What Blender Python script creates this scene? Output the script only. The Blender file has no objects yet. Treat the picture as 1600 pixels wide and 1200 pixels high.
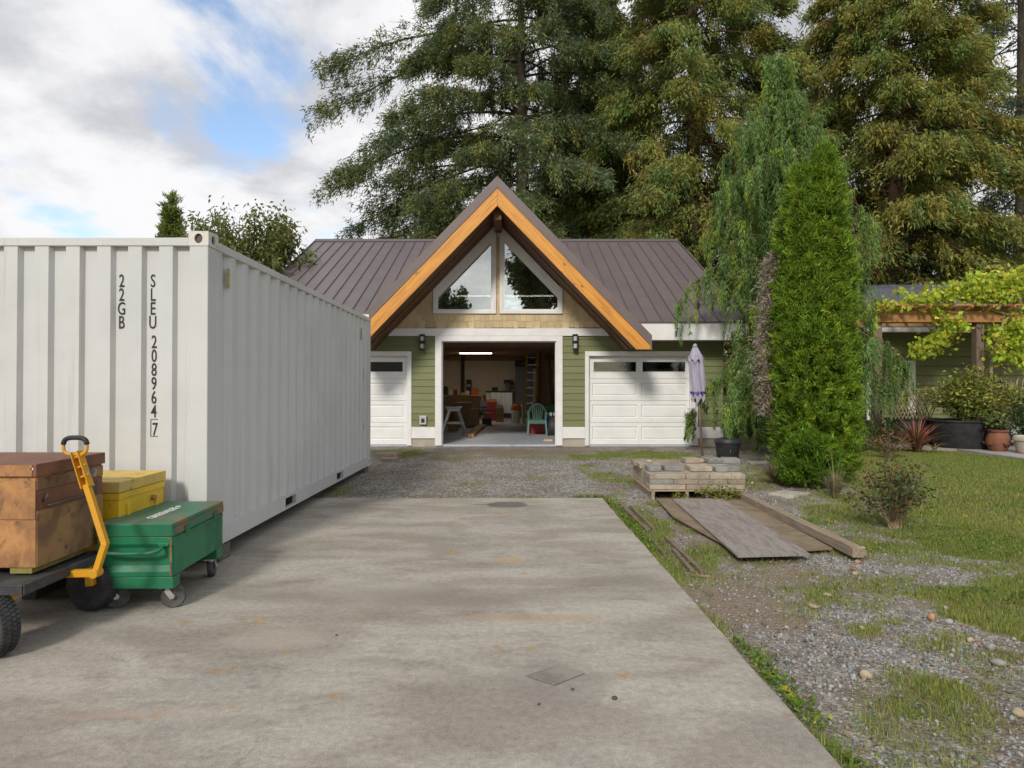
import bpy, bmesh, math, random
import numpy as np
from mathutils import Vector, Matrix
R = random.Random(7)
NR = np.random.default_rng(11)
S = bpy.context.scene
COL = S.collection
PI = math.pi
# ------------------------------------------------------------------ camera
F, HZ, CZ = 1020.0, 596.0, 1.52           # focal length in photo pixels, horizon row, eye height
cam = bpy.data.objects.new('camera', bpy.data.cameras.new('camera'))
COL.objects.link(cam)
cam.location = (0, 0, CZ)
cam.rotation_euler = (PI / 2, 0, 0)
cam.data.sensor_width = 36
cam.data.lens = 36 * F / 1600
cam.data.shift_y = -4 / 1600
cam.data.clip_start = 0.05
cam.data.clip_end = 3000
S.camera = cam
# ------------------------------------------------------------------ sun, sky, exposure
SUN_DIR = Vector((0.24, 0.80, -0.55)).normalized()
sun = bpy.data.lights.new('sun', 'SUN')
sun.energy = 1.75
sun.angle = math.radians(10)
sun.color = (1.0, 0.95, 0.87)
so = bpy.data.objects.new('sun', sun)
COL.objects.link(so)
so.rotation_euler = SUN_DIR.to_track_quat('-Z', 'Y').to_euler()
so.location = (-6, -20, 20)
S.view_settings.view_transform = 'Standard'
S.view_settings.look = 'None'
S.view_settings.gamma = 1
S.view_settings.exposure = 0.66
S.cycles.max_bounces = 8
S.cycles.diffuse_bounces = 4
S.cycles.transparent_max_bounces = 12
S.cycles.use_denoising = True

W = bpy.data.worlds.new('World')
S.world = W
W.use_nodes = True
nt = W.node_tree
for n in list(nt.nodes):
    nt.nodes.remove(n)
def wn(t, **k):
    n = nt.nodes.new(t)
    for a, v in k.items():
        setattr(n, a, v)
    return n
def math_node(tree, op, a, b=None, c=None, clamp=False):
    n = tree.nodes.new('ShaderNodeMath')
    n.operation = op
    n.use_clamp = clamp
    for i, v in enumerate((a, b, c)):
        if v is None:
            continue
        if isinstance(v, (int, float)):
            n.inputs[i].default_value = v
        else:
            tree.links.new(v, n.inputs[i])
    return n.outputs[0]
def maprange(tree, v, a, b, c=0.0, d=1.0, smooth=True):
    n = tree.nodes.new('ShaderNodeMapRange')
    n.interpolation_type = 'SMOOTHSTEP' if smooth else 'LINEAR'
    tree.links.new(v, n.inputs[0])
    for i, x in enumerate((a, b, c, d)):
        n.inputs[i + 1].default_value = x
    return n.outputs[0]
def mixcol(tree, f, a, b, mode='MIX'):
    n = tree.nodes.new('ShaderNodeMix')
    n.data_type = 'RGBA'
    n.blend_type = mode
    if isinstance(f, (int, float)):
        n.inputs[0].default_value = f
    else:
        tree.links.new(f, n.inputs[0])
    for i, v in ((6, a), (7, b)):
        if isinstance(v, tuple):
            n.inputs[i].default_value = (*v[:3], 1)
        else:
            tree.links.new(v, n.inputs[i])
    return n.outputs[2]
sky = wn('ShaderNodeTexSky', sky_type='NISHITA', sun_disc=False)
sky.sun_elevation = math.asin(-SUN_DIR.z)
sky.sun_rotation = math.atan2(-SUN_DIR.x, -SUN_DIR.y)
sky.air_density = 1.0
sky.dust_density = 0.6
skyc = nt.nodes.new('ShaderNodeVectorMath'); skyc.operation = 'SCALE'
nt.links.new(sky.outputs[0], skyc.inputs[0]); skyc.inputs[3].default_value = 1.0
tc = wn('ShaderNodeTexCoord')
sep = wn('ShaderNodeSeparateXYZ')
nt.links.new(tc.outputs['Generated'], sep.inputs[0])
den = math_node(nt, 'ADD', math_node(nt, 'MAXIMUM', sep.outputs[2], 0.0), 0.32)
comb = wn('ShaderNodeCombineXYZ')
nt.links.new(math_node(nt, 'DIVIDE', sep.outputs[0], den), comb.inputs[0])
nt.links.new(math_node(nt, 'DIVIDE', sep.outputs[1], den), comb.inputs[1])
def wnoise(sc, det, rough, off, dist=0.0):
    m = wn('ShaderNodeMapping')
    m.inputs['Location'].default_value = off
    nt.links.new(comb.outputs[0], m.inputs[0])
    n = wn('ShaderNodeTexNoise')
    n.inputs['Scale'].default_value = sc
    n.inputs['Detail'].default_value = det
    n.inputs['Roughness'].default_value = rough
    n.inputs['Distortion'].default_value = dist
    nt.links.new(m.outputs[0], n.inputs[0])
    return n.outputs[0]
cover = wnoise(1.35, 9, 0.56, (10.66, 13.66, 0.0), 0.25)
shade = wnoise(1.7, 8, 0.55, (7.7, 4.4, 0.0), 0.2)
fine = wnoise(5.0, 8, 0.6, (1.7, 9.4, 0.0), 0.0)
cmask = maprange(nt, cover, 0.37, 0.47)
sh2 = math_node(nt, 'ADD', math_node(nt, 'MULTIPLY', shade, 0.75), math_node(nt, 'MULTIPLY', fine, 0.25))
bright = maprange(nt, sh2, 0.40, 0.57)
ccol = mixcol(nt, bright, (0.38, 0.385, 0.415), (0.61, 0.61, 0.62))
bg1 = wn('ShaderNodeBackground'); bg1.inputs[1].default_value = 0.14
nt.links.new(skyc.outputs[0], bg1.inputs[0])
bg2 = wn('ShaderNodeBackground'); bg2.inputs[1].default_value = 1.0
nt.links.new(ccol, bg2.inputs[0])
mx = wn('ShaderNodeMixShader')
nt.links.new(cmask, mx.inputs[0])
nt.links.new(bg1.outputs[0], mx.inputs[1])
nt.links.new(bg2.outputs[0], mx.inputs[2])
wo = wn('ShaderNodeOutputWorld')
nt.links.new(mx.outputs[0], wo.inputs[0])

# ------------------------------------------------------------------ helpers
def srgb(r, g, b):
    f = lambda c: (c / 255 / 12.92) if c <= 10.3 else ((c / 255 + 0.055) / 1.055) ** 2.4
    return (f(r), f(g), f(b))
def P(x, y, d):                                 # photo pixel at a depth -> point in the place
    return Vector(((x - 800) * d / F, d, CZ - (y - HZ) * d / F))
def G(x, y, z=0.0):                             # photo pixel lying at height z
    d = (CZ - z) * F / (y - HZ)
    return Vector(((x - 800) * d / F, d, z))
OFF = {}
def put(o, label=None, cat=None, group=None, kind=None):
    if label: o['label'] = label
    if cat: o['category'] = cat
    if group: o['group'] = group
    if kind: o['kind'] = kind
    return o
def thing(name, label, cat, loc=(0, 0, 0), group=None):
    o = bpy.data.objects.new(name, None)
    COL.objects.link(o)
    o.location = loc
    o.empty_display_size = 0.1
    OFF[o.name] = Vector(loc)
    return put(o, label, cat, group)
def off_of(parent):
    return OFF.get(parent.name, Vector((0, 0, 0))) if parent else Vector((0, 0, 0))
def link(name, me, parent=None, loc=None):
    o = bpy.data.objects.new(name, me)
    COL.objects.link(o)
    if parent:
        o.parent = parent
        OFF[o.name] = off_of(parent)
    if loc is not None:
        o.location = Vector(loc) - off_of(parent)
        OFF[o.name] = Vector(loc)
    return o
class MB:
    def __init__(s): s.v = []; s.f = []
    def add(s, vs, fs):
        n = len(s.v)
        s.v += [Vector(v) for v in vs]
        s.f += [tuple(i + n for i in f) for f in fs]
        return s
    def box(s, x0, x1, y0, y1, z0, z1, M=None):
        vs = [Vector((x, y, z)) for z in (z0, z1) for y in (y0, y1) for x in (x0, x1)]
        if M is not None: vs = [M @ v for v in vs]
        return s.add(vs, [(0, 2, 3, 1), (4, 5, 7, 6), (0, 1, 5, 4), (2, 6, 7, 3), (0, 4, 6, 2), (1, 3, 7, 5)])
    def cbox(s, c, size, rot=(0, 0, 0)):
        from mathutils import Euler
        M = Matrix.Translation(c) @ Euler(rot).to_matrix().to_4x4()
        a, b, d = (q / 2 for q in size)
        return s.box(-a, a, -b, b, -d, d, M)
    def bar(s, a, b, w, h, up=(0, 0, 1)):       # rectangular bar between two points
        a, b = Vector(a), Vector(b)
        y = (b - a).normalized()
        x = y.cross(Vector(up))
        if x.length < 1e-4: x = Vector((1, 0, 0))
        x.normalize(); z = x.cross(y)
        vs = []
        for p in (a, b):
            for sx, sz in ((-1, -1), (1, -1), (1, 1), (-1, 1)):
                vs.append(p + x * (w / 2 * sx) + z * (h / 2 * sz))
        return s.add(vs, [(0, 1, 2, 3), (7, 6, 5, 4), (0, 4, 5, 1), (1, 5, 6, 2), (2, 6, 7, 3), (3, 7, 4, 0)])
    def prism(s, poly, y0, y1, ax='y'):         # polygon (a, b) extruded along one axis
        n = len(poly)
        mk = {'y': lambda a, b, t: (a, t, b), 'x': lambda a, b, t: (t, a, b), 'z': lambda a, b, t: (a, b, t)}[ax]
        vs = [mk(a, b, y0) for a, b in poly] + [mk(a, b, y1) for a, b in poly]
        fs = [tuple(range(n)), tuple(range(2 * n - 1, n - 1, -1))]
        fs += [(i, i + n, (i + 1) % n + n, (i + 1) % n) for i in range(n)]
        return s.add(vs, fs)
    def slab(s, poly, zf, th):                  # plan polygon following a height function
        n = len(poly)
        vs = [(a, b, zf(a, b)) for a, b in poly] + [(a, b, zf(a, b) - th) for a, b in poly]
        fs = [tuple(range(n)), tuple(range(2 * n - 1, n - 1, -1))]
        fs += [(i, i + n, (i + 1) % n + n, (i + 1) % n) for i in range(n)]
        return s.add(vs, fs)
    def tube(s, pts, r, n=8, cap=True):
        pts = [Vector(p) for p in pts]
        rs = r if isinstance(r, (list, tuple)) else [r] * len(pts)
        t0 = (pts[1] - pts[0]).normalized()
        x = t0.cross(Vector((0, 0, 1)))
        if x.length < 1e-3: x = t0.cross(Vector((1, 0, 0)))
        x.normalize()
        vs, fs = [], []
        for i, p in enumerate(pts):
            t = (pts[min(i + 1, len(pts) - 1)] - pts[max(i - 1, 0)])
            if t.length < 1e-9: t = t0.copy()
            t.normalize()
            x = (x - t * x.dot(t))
            if x.length < 1e-6: x = t.orthogonal()
            x.normalize(); y = t.cross(x)
            for k in range(n):
                a = 2 * PI * k / n
                vs.append(p + (x * math.cos(a) + y * math.sin(a)) * rs[i])
        for i in range(len(pts) - 1):
            for k in range(n):
                a, b = i * n + k, i * n + (k + 1) % n
                fs.append((a, b, b + n, a + n))
        if cap:
            fs.append(tuple(range(n - 1, -1, -1)))
            fs.append(tuple(range((len(pts) - 1) * n, len(pts) * n)))
        return s.add(vs, fs)
    def lathe(s, prof, c, n=24, axis='z', sx=1.0, sy=1.0):
        vs, fs = [], []
        for r, h in prof:
            for k in range(n):
                a = 2 * PI * k / n
                u, w = r * math.cos(a) * sx, r * math.sin(a) * sy
                vs.append(Vector(c) + Vector({'z': (u, w, h), 'y': (u, h, w), 'x': (h, u, w)}[axis]))
        for i in range(len(prof) - 1):
            for k in range(n):
                a, b = i * n + k, i * n + (k + 1) % n
                fs.append((a, b, b + n, a + n))
        if prof[0][0] > 1e-6: fs.append(tuple(range(n - 1, -1, -1)))
        if prof[-1][0] > 1e-6: fs.append(tuple(range((len(prof) - 1) * n, len(prof) * n)))
        return s.add(vs, fs)
    def mesh(s, name, mat, off=Vector((0, 0, 0)), smooth=False):
        me = bpy.data.meshes.new(name)
        me.from_pydata([v - off for v in s.v], [], s.f)
        bm = bmesh.new(); bm.from_mesh(me)
        bmesh.ops.recalc_face_normals(bm, faces=bm.faces)
        bm.to_mesh(me); bm.free()
        if mat: me.materials.append(mat)
        if smooth:
            me.polygons.foreach_set('use_smooth', [True] * len(me.polygons))
            if smooth is not True:
                me.set_sharp_from_angle(angle=math.radians(smooth))
        me.update()
        return me
    def build(s, name, mat, parent=None, label=None, cat=None, group=None, kind=None, smooth=False, bev=0.0, seg=2):
        o = link(name, s.mesh(name, mat, off_of(parent), smooth), parent)
        if bev:
            m = o.modifiers.new('bevel', 'BEVEL')
            m.width = bev; m.segments = seg; m.limit_method = 'ANGLE'; m.angle_limit = math.radians(40)
        return put(o, label, cat, group, kind)
def solo(name, mb, mat, label, cat, group=None, smooth=False, bev=0.0, kind=None):   # a thing of one mesh, origin at its base
    xs = [v.x for v in mb.v]; ys = [v.y for v in mb.v]; zs = [v.z for v in mb.v]
    c = Vector(((min(xs) + max(xs)) / 2, (min(ys) + max(ys)) / 2, min(zs)))
    o = link(name, mb.mesh(name, mat, c, smooth), None, c)
    if bev:
        m = o.modifiers.new('bevel', 'BEVEL')
        m.width = bev; m.segments = 2; m.limit_method = 'ANGLE'; m.angle_limit = math.radians(40)
    return put(o, label, cat, group, kind)
def arc(c, r, a0, a1, n, u=(1, 0, 0), w=(0, 0, 1)):
    c, u, w = Vector(c), Vector(u), Vector(w)
    return [c + u * (r * math.cos(a0 + (a1 - a0) * i / n)) + w * (r * math.sin(a0 + (a1 - a0) * i / n)) for i in range(n + 1)]

# ------------------------------------------------------------------ materials
def new_mat(name):
    m = bpy.data.materials.new(name)
    m.use_nodes = True
    t = m.node_tree
    return m, t, t.nodes['Principled BSDF']
def objvec(t, st=(1, 1, 1), rnd=True):
    tcn = t.nodes.new('ShaderNodeTexCoord')
    v = tcn.outputs['Object']
    if rnd:
        oi = t.nodes.new('ShaderNodeObjectInfo')
        sc = t.nodes.new('ShaderNodeVectorMath'); sc.operation = 'ADD'
        mu = math_node(t, 'MULTIPLY', oi.outputs['Random'], 37.0)
        cb = t.nodes.new('ShaderNodeCombineXYZ')
        for i in range(3): t.links.new(mu, cb.inputs[i])
        t.links.new(v, sc.inputs[0]); t.links.new(cb.outputs[0], sc.inputs[1])
        v = sc.outputs[0]
    mp = t.nodes.new('ShaderNodeMapping')
    mp.inputs['Scale'].default_value = st
    t.links.new(v, mp.inputs[0])
    return mp.outputs[0]
def tnoise(t, v, sc, det=6, rough=0.6, dist=0.0):
    n = t.nodes.new('ShaderNodeTexNoise')
    n.inputs['Scale'].default_value = sc
    n.inputs['Detail'].default_value = det
    n.inputs['Roughness'].default_value = rough
    n.inputs['Distortion'].default_value = dist
    t.links.new(v, n.inputs[0])
    return n.outputs[0]
def bump(t, b, h, strength, dist=0.01):
    n = t.nodes.new('ShaderNodeBump')
    n.inputs['Strength'].default_value = strength
    n.inputs['Distance'].default_value = dist
    t.links.new(h, n.inputs['Height'])
    t.links.new(n.outputs[0], b.inputs['Normal'])
def M(name, c, c2=None, sc=4, lo=0.4, hi=0.65, st=(1, 1, 1), c3=None, sc3=9, lo3=0.55, hi3=0.7, rough=0.6, rough2=None, met=0.0,
      spec=0.4, bmp=0.0, bsc=60, bd=0.004, tint=0.0, grain=0.08, emit=None, dist=0.0):
    m, t, b = new_mat(name)
    v = objvec(t, st)
    col = c
    n1 = tnoise(t, v, sc, 7, 0.62, dist)
    if c2 is not None:
        col = mixcol(t, maprange(t, n1, lo, hi), c, c2)
    if c3 is not None:
        n3 = tnoise(t, v, sc3, 8, 0.65, 0.3)
        col = mixcol(t, maprange(t, n3, lo3, hi3), col, c3)
    gn = tnoise(t, v, max(sc * 9, 40), 4, 0.7)
    hv = t.nodes.new('ShaderNodeHueSaturation')
    if isinstance(col, tuple): hv.inputs['Color'].default_value = (*col, 1)
    else: t.links.new(col, hv.inputs['Color'])
    val = maprange(t, gn, 0.25, 0.75, 1 - grain, 1 + grain, False)
    if tint:
        oi = t.nodes.new('ShaderNodeObjectInfo')
        val = math_node(t, 'MULTIPLY', val, maprange(t, oi.outputs['Random'], 0, 1, 1 - tint, 1 + tint, False))
    t.links.new(val, hv.inputs['Value'])
    t.links.new(hv.outputs[0], b.inputs['Base Color'])
    b.inputs['Roughness'].default_value = rough
    if rough2 is not None:
        t.links.new(maprange(t, n1, lo, hi, rough, rough2), b.inputs['Roughness'])
    b.inputs['Metallic'].default_value = met
    b.inputs['Specular IOR Level'].default_value = spec
    if emit:
        b.inputs['Emission Color'].default_value = (*emit[0], 1)
        b.inputs['Emission Strength'].default_value = emit[1]
    if bmp:
        bump(t, b, tnoise(t, v, bsc, 5, 0.6), bmp, bd)
    return m
def foliage_mat(name, trans=0.3, rough=0.55, spec=0.25):
    m, t, b = new_mat(name)
    a = t.nodes.new('ShaderNodeAttribute'); a.attribute_name = 'col'
    t.links.new(a.outputs['Color'], b.inputs['Base Color'])
    b.inputs['Roughness'].default_value = rough
    b.inputs['Specular IOR Level'].default_value = spec
    tr = t.nodes.new('ShaderNodeBsdfTranslucent')
    t.links.new(a.outputs['Color'], tr.inputs['Color'])
    mxs = t.nodes.new('ShaderNodeMixShader'); mxs.inputs[0].default_value = trans
    t.links.new(b.outputs[0], mxs.inputs[1]); t.links.new(tr.outputs[0], mxs.inputs[2])
    t.links.new(mxs.outputs[0], t.nodes['Material Output'].inputs['Surface'])
    return m
def glass_mat(name, tint, refl, gloss=0.02):
    m, t, b = new_mat(name)
    t.nodes.remove(b)
    tr = t.nodes.new('ShaderNodeBsdfTransparent'); tr.inputs[0].default_value = (*tint, 1)
    gl = t.nodes.new('ShaderNodeBsdfGlossy'); gl.inputs['Roughness'].default_value = gloss
    gl.inputs['Color'].default_value = (0.93, 0.97, 0.92, 1)
    lw = t.nodes.new('ShaderNodeLayerWeight'); lw.inputs[0].default_value = 0.35
    fac = math_node(t, 'ADD', math_node(t, 'MULTIPLY', lw.outputs['Fresnel'], 0.5), refl, clamp=True)
    mxs = t.nodes.new('ShaderNodeMixShader')
    t.links.new(fac, mxs.inputs[0]); t.links.new(tr.outputs[0], mxs.inputs[1]); t.links.new(gl.outputs[0], mxs.inputs[2])
    t.links.new(mxs.outputs[0], t.nodes['Material Output'].inputs['Surface'])
    return m
def text_mesh(name, s, size, mat, spread=0.0, line=1.0, depth=0.0008):
    cu = bpy.data.curves.new(name, 'FONT')
    cu.body = s; cu.size = size; cu.align_x = 'CENTER'; cu.align_y = 'TOP'
    cu.space_line = line; cu.offset = spread; cu.extrude = depth; cu.resolution_u = 3
    tmp = bpy.data.objects.new(name, cu); COL.objects.link(tmp)
    dg = bpy.context.evaluated_depsgraph_get()
    me = bpy.data.meshes.new_from_object(tmp.evaluated_get(dg), depsgraph=dg)
    bpy.data.objects.remove(tmp); bpy.data.curves.remove(cu)
    me.name = name
    me.materials.clear(); me.materials.append(mat)
    return me
def np_mesh(name, V, loops, starts, mat, col=None, smooth=False):
    me = bpy.data.meshes.new(name)
    me.vertices.add(len(V)); me.vertices.foreach_set('co', np.ascontiguousarray(V, dtype=np.float32).ravel())
    me.loops.add(len(loops)); me.loops.foreach_set('vertex_index', np.ascontiguousarray(loops, dtype=np.int32))
    me.polygons.add(len(starts)); me.polygons.foreach_set('loop_start', np.ascontiguousarray(starts, dtype=np.int32))
    me.update(calc_edges=True)
    if col is not None:
        ca = me.color_attributes.new('col', 'FLOAT_COLOR', 'POINT')
        c4 = np.ones((len(V), 4), dtype=np.float32); c4[:, :3] = col
        ca.data.foreach_set('color', c4.ravel())
    if mat: me.materials.append(mat)
    if smooth: me.polygons.foreach_set('use_smooth', np.ones(len(starts), dtype=bool))
    return me
def nrm(a):
    return a / np.maximum(np.linalg.norm(a, axis=1, keepdims=True), 1e-9)
def spray_mesh(name, p, d, n, L, Wd, c, mat, parent):
    """one needle-spray triangle per row"""
    p = np.asarray(p, float); N = len(p)
    d = nrm(np.asarray(d, float)); s = nrm(np.cross(d, np.asarray(n, float)))
    V = np.empty((N, 3, 3)); w = (np.asarray(Wd) / 2)[:, None]
    V[:, 0] = p - s * w; V[:, 1] = p + s * w; V[:, 2] = p + d * np.asarray(L)[:, None]
    me = np_mesh(name, V.reshape(-1, 3) - np.array(off_of(parent)), np.arange(3 * N), np.arange(N) * 3, mat, np.repeat(np.asarray(c, float), 3, axis=0))
    return link(name, me, parent)
def leaf_mesh(name, p, d, n, L, Wd, c, mat, parent, droop=0.0, kind=None, wide=0.45, fold=0.0):
    """one folded leaf-sized quad per row: base, side, tip, side"""
    p = np.asarray(p, float); N = len(p)
    d = nrm(np.asarray(d, float)); s = nrm(np.cross(d, np.asarray(n, float)))
    up = np.cross(s, d)
    L = np.broadcast_to(np.asarray(L, float).reshape(-1, 1), (N, 1)); Wd = np.broadcast_to(np.asarray(Wd, float).reshape(-1, 1), (N, 1))
    off = np.array(off_of(parent))
    V = np.empty((N, 4, 3))
    V[:, 0] = p
    V[:, 1] = p + d * L * wide + s * Wd / 2 + up * Wd * fold
    V[:, 2] = p + d * L
    V[:, 2, 2] -= (L[:, 0] * droop)
    V[:, 3] = p + d * L * wide - s * Wd / 2 + up * Wd * fold
    V = V.reshape(-1, 3) - off
    me = np_mesh(name, V, np.arange(4 * N), np.arange(N) * 4, mat, np.repeat(np.asarray(c, float), 4, axis=0))
    o = link(name, me, parent)
    return put(o, kind=kind)
def rcol(N, base, var=0.25, alt=None, palt=0.0, hue=0.08):
    base = np.array(base)
    c = base * (1 + NR.normal(0, var, (N, 1))) * (1 + NR.normal(0, hue, (N, 3)))
    if alt is not None:
        m = NR.random(N) < palt
        c[m] = np.array(alt) * (1 + NR.normal(0, var, (m.sum(), 1)))
    return np.clip(c, 0.004, 0.9)
def vnoise(x, y, sc, seed=0, octs=3):
    """value noise 0..1 for numpy arrays"""
    out = 0; amp = 1; tot = 0
    for o in range(octs):
        X, Y = x * sc, y * sc
        xi, yi = np.floor(X).astype(np.int64), np.floor(Y).astype(np.int64)
        fx, fy = X - xi, Y - yi
        fx = fx * fx * (3 - 2 * fx); fy = fy * fy * (3 - 2 * fy)
        def h(a, b):
            q = np.sin(a * 127.1 + b * 311.7 + (seed + o) * 74.7) * 43758.5453
            return q - np.floor(q)
        v = h(xi, yi) * (1 - fx) * (1 - fy) + h(xi + 1, yi) * fx * (1 - fy) + h(xi, yi + 1) * (1 - fx) * fy + h(xi + 1, yi + 1) * fx * fy
        out = out + v * amp; tot += amp; amp *= 0.5; sc *= 2.03
    return out / tot

LOBED = np.array([(0, 0), (.30, -.08), (.22, .22), (.52, .38), (.26, .55), (.20, .80), (0, 1.0), (-.20, .80), (-.26, .55), (-.52, .38), (-.22, .22), (-.30, -.08)])
def lobed_leaves(name, p, d, n, L, c, mat, parent):
    """vine leaves: a lobed outline per leaf, slightly cupped"""
    p = np.asarray(p, float); N = len(p); K = len(LOBED)
    d = nrm(np.asarray(d, float)); s = nrm(np.cross(d, np.asarray(n, float))); up = np.cross(s, d)
    L = np.asarray(L, float)[:, None, None]
    o = LOBED[None, :, :]
    V = p[:, None, :] + (s[:, None, :] * o[..., :1] + d[:, None, :] * o[..., 1:2] - up[:, None, :] * (.5 * np.abs(o[..., :1]) ** 1.2 + .25 * o[..., 1:2] ** 2)) * L
    V = V.reshape(-1, 3) - np.array(off_of(parent))
    me = np_mesh(name, V, np.arange(K * N), np.arange(N) * K, mat, np.repeat(np.asarray(c, float), K, axis=0))
    return link(name, me, parent)

def painted_steel(name):
    """container paint: faint panel dents, rain streaks of grime and a few rust runs"""
    m, t, b = new_mat(name)
    v = objvec(t, rnd=False)
    c = mixcol(t, maprange(t, tnoise(t, v, 1.1, 5, .6), .4, .65), (.545, .545, .525), (.50, .50, .48))
    st = objvec(t, (11, 11, .32), rnd=False)
    c = mixcol(t, math_node(t, 'MULTIPLY', maprange(t, tnoise(t, st, 1.6, 6, .65), .56, .74), .42), c, (.36, .335, .29))
    st2 = objvec(t, (16, 16, .55), rnd=False)
    c = mixcol(t, math_node(t, 'MULTIPLY', maprange(t, tnoise(t, st2, 1.3, 6, .7), .70, .76), .5), c, (.30, .16, .08))
    c = mixcol(t, math_node(t, 'MULTIPLY', maprange(t, tnoise(t, v, 38, 4, .7), .70, .78), .35), c, (.25, .21, .17))
    t.links.new(c, b.inputs['Base Color'])
    b.inputs['Roughness'].default_value = .42
    b.inputs['Specular IOR Level'].default_value = .4
    h = math_node(t, 'ADD', tnoise(t, v, 2.6, 3, .5), math_node(t, 'MULTIPLY', tnoise(t, v, 14, 4, .6), .12))
    bump(t, b, h, .30, .03)
    return m
def sloped_wood(name, ang):
    """stained board whose grain runs along a raking board, with knots"""
    m, t, b = new_mat(name)
    tcn = t.nodes.new('ShaderNodeTexCoord')
    r = t.nodes.new('ShaderNodeMapping'); r.inputs['Rotation'].default_value = (0, ang, 0); t.links.new(tcn.outputs['Object'], r.inputs[0])
    g = t.nodes.new('ShaderNodeMapping'); g.inputs['Scale'].default_value = (.9, 2, 16); t.links.new(r.outputs[0], g.inputs[0])
    k = t.nodes.new('ShaderNodeMapping'); k.inputs['Scale'].default_value = (3.2, 1, 5.5); t.links.new(r.outputs[0], k.inputs[0])
    n1 = tnoise(t, g.outputs[0], 1.5, 8, .65, .6)
    c = mixcol(t, maprange(t, n1, .36, .66), (.66, .30, .040), (.46, .175, .022))
    c = mixcol(t, math_node(t, 'MULTIPLY', maprange(t, tnoise(t, g.outputs[0], 6, 4, .7), .55, .75), .5), c, (.34, .115, .018))
    vo = t.nodes.new('ShaderNodeTexVoronoi'); vo.inputs['Scale'].default_value = 1.0; t.links.new(k.outputs[0], vo.inputs['Vector'])
    c = mixcol(t, math_node(t, 'MULTIPLY', maprange(t, vo.outputs['Distance'], .10, .17, 1, 0), .75), c, (.20, .065, .015))
    t.links.new(c, b.inputs['Base Color'])
    b.inputs['Roughness'].default_value = .5
    bump(t, b, n1, .25, .006)
    return m
# ------------------------------------------------------------------ ground masks (world positions)
XE = lambda y: 1.352 - 0.0213 * y               # right edge of the concrete pad
PAD_FAR = 8.52
def blob(px, py, items):
    out = np.zeros_like(px)
    for (cx, cy, rx, ry, w) in items:
        out = np.maximum(out, w * np.clip(1.5 - .95 * np.sqrt(((px - cx) / rx) ** 2 + ((py - cy) / ry) ** 2), 0, 1))
    return out
LAWN_Y = [600, 640, 690, 740, 770, 800, 830, 860, 885, 905, 930, 960, 990, 1010, 1131, 1400]
LAWN_X = [1250, 1290, 1300, 1310, 1340, 1370, 1420, 1500, 1600, 1500, 1490, 1510, 1570, 1640, 1660, 1700]
GRASS = [(1245, 840, 14, 30, .5), (1265, 835, 60, 14, .6), (1400, 850, 70, 16, .7), (1390, 960, 40, 10, .5), (1330, 1000, 40, 8, .45), (1250, 915, 60, 8, .45), (1120, 900, 40, 10, .5), (1285, 815, 50, 12, .65), (1000, 800, 22, 14, .6), (1040, 840, 24, 20, .8), (1030, 880, 14, 30, .6), (1480, 1085, 135, 48, .95), (1300, 905, 60, 16, .8), (1350, 978, 28, 12, .8), (1300, 790, 60, 22, .75), (1345, 850, 75, 16, .75), (1420, 905, 60, 13, .7),
         (1470, 1000, 60, 18, .75), (1060, 805, 10, 10, .6), (1075, 868, 26, 18, .8), (1105, 868, 24, 20, .7), (1180, 880, 45, 10, .5), (1210, 905, 40, 10, .5),
         (1295, 965, 18, 12, .7), (1230, 945, 14, 8, .5), (1420, 1125, 50, 20, .8), (1560, 935, 60, 26, .9), (1560, 1020, 40, 14, .5), (1180, 745, 40, 20, .6),
         (1000, 707, 60, 6, .85), (1050, 711, 35, 6, 1), (930, 712, 60, 5, .7), (620, 705, 45, 9, 1), (700, 713, 40, 5, .5), (850, 712, 60, 4, .45),
         (735, 757, 26, 5, .6), (845, 748, 18, 4, .6), (940, 750, 15, 3, .5), (790, 776, 90, 3, .65), (525, 762, 30, 12, .7), (575, 735, 20, 8, .6), (1180, 690, 30, 14, .5), (690, 776, 40, 3, .6), (905, 775, 30, 3, .6)]
DIRT = [(1150, 935, 75, 34, .62), (1225, 965, 40, 14, .8), (1230, 895, 80, 12, .6), (690, 712, 90, 7, .75), (820, 703, 120, 5, .7), (1250, 765, 70, 10, .6), (1270, 1020, 40, 12, .4),
        (640, 745, 60, 15, .45), (1075, 840, 60, 40, .35), (1200, 860, 90, 30, .5), (1010, 1000, 60, 60, .3), (1190, 1060, 35, 30, .5), (1320, 700, 60, 12, .8), (1240, 740, 60, 16, .7), (1040, 850, 20, 60, .5)]
NOGRASS = [(1150, 935, 75, 32, .9), (1195, 1000, 60, 50, .9), (1265, 1070, 75, 60, .9), (1250, 985, 60, 30, .7), (1310, 1040, 50, 40, .8), (1060, 835, 14, 26, .7), (1200, 905, 60, 8, .7), (1480, 905, 60, 7, .9), (1330, 955, 40, 10, .6), (1430, 940, 40, 12, .8)]
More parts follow.
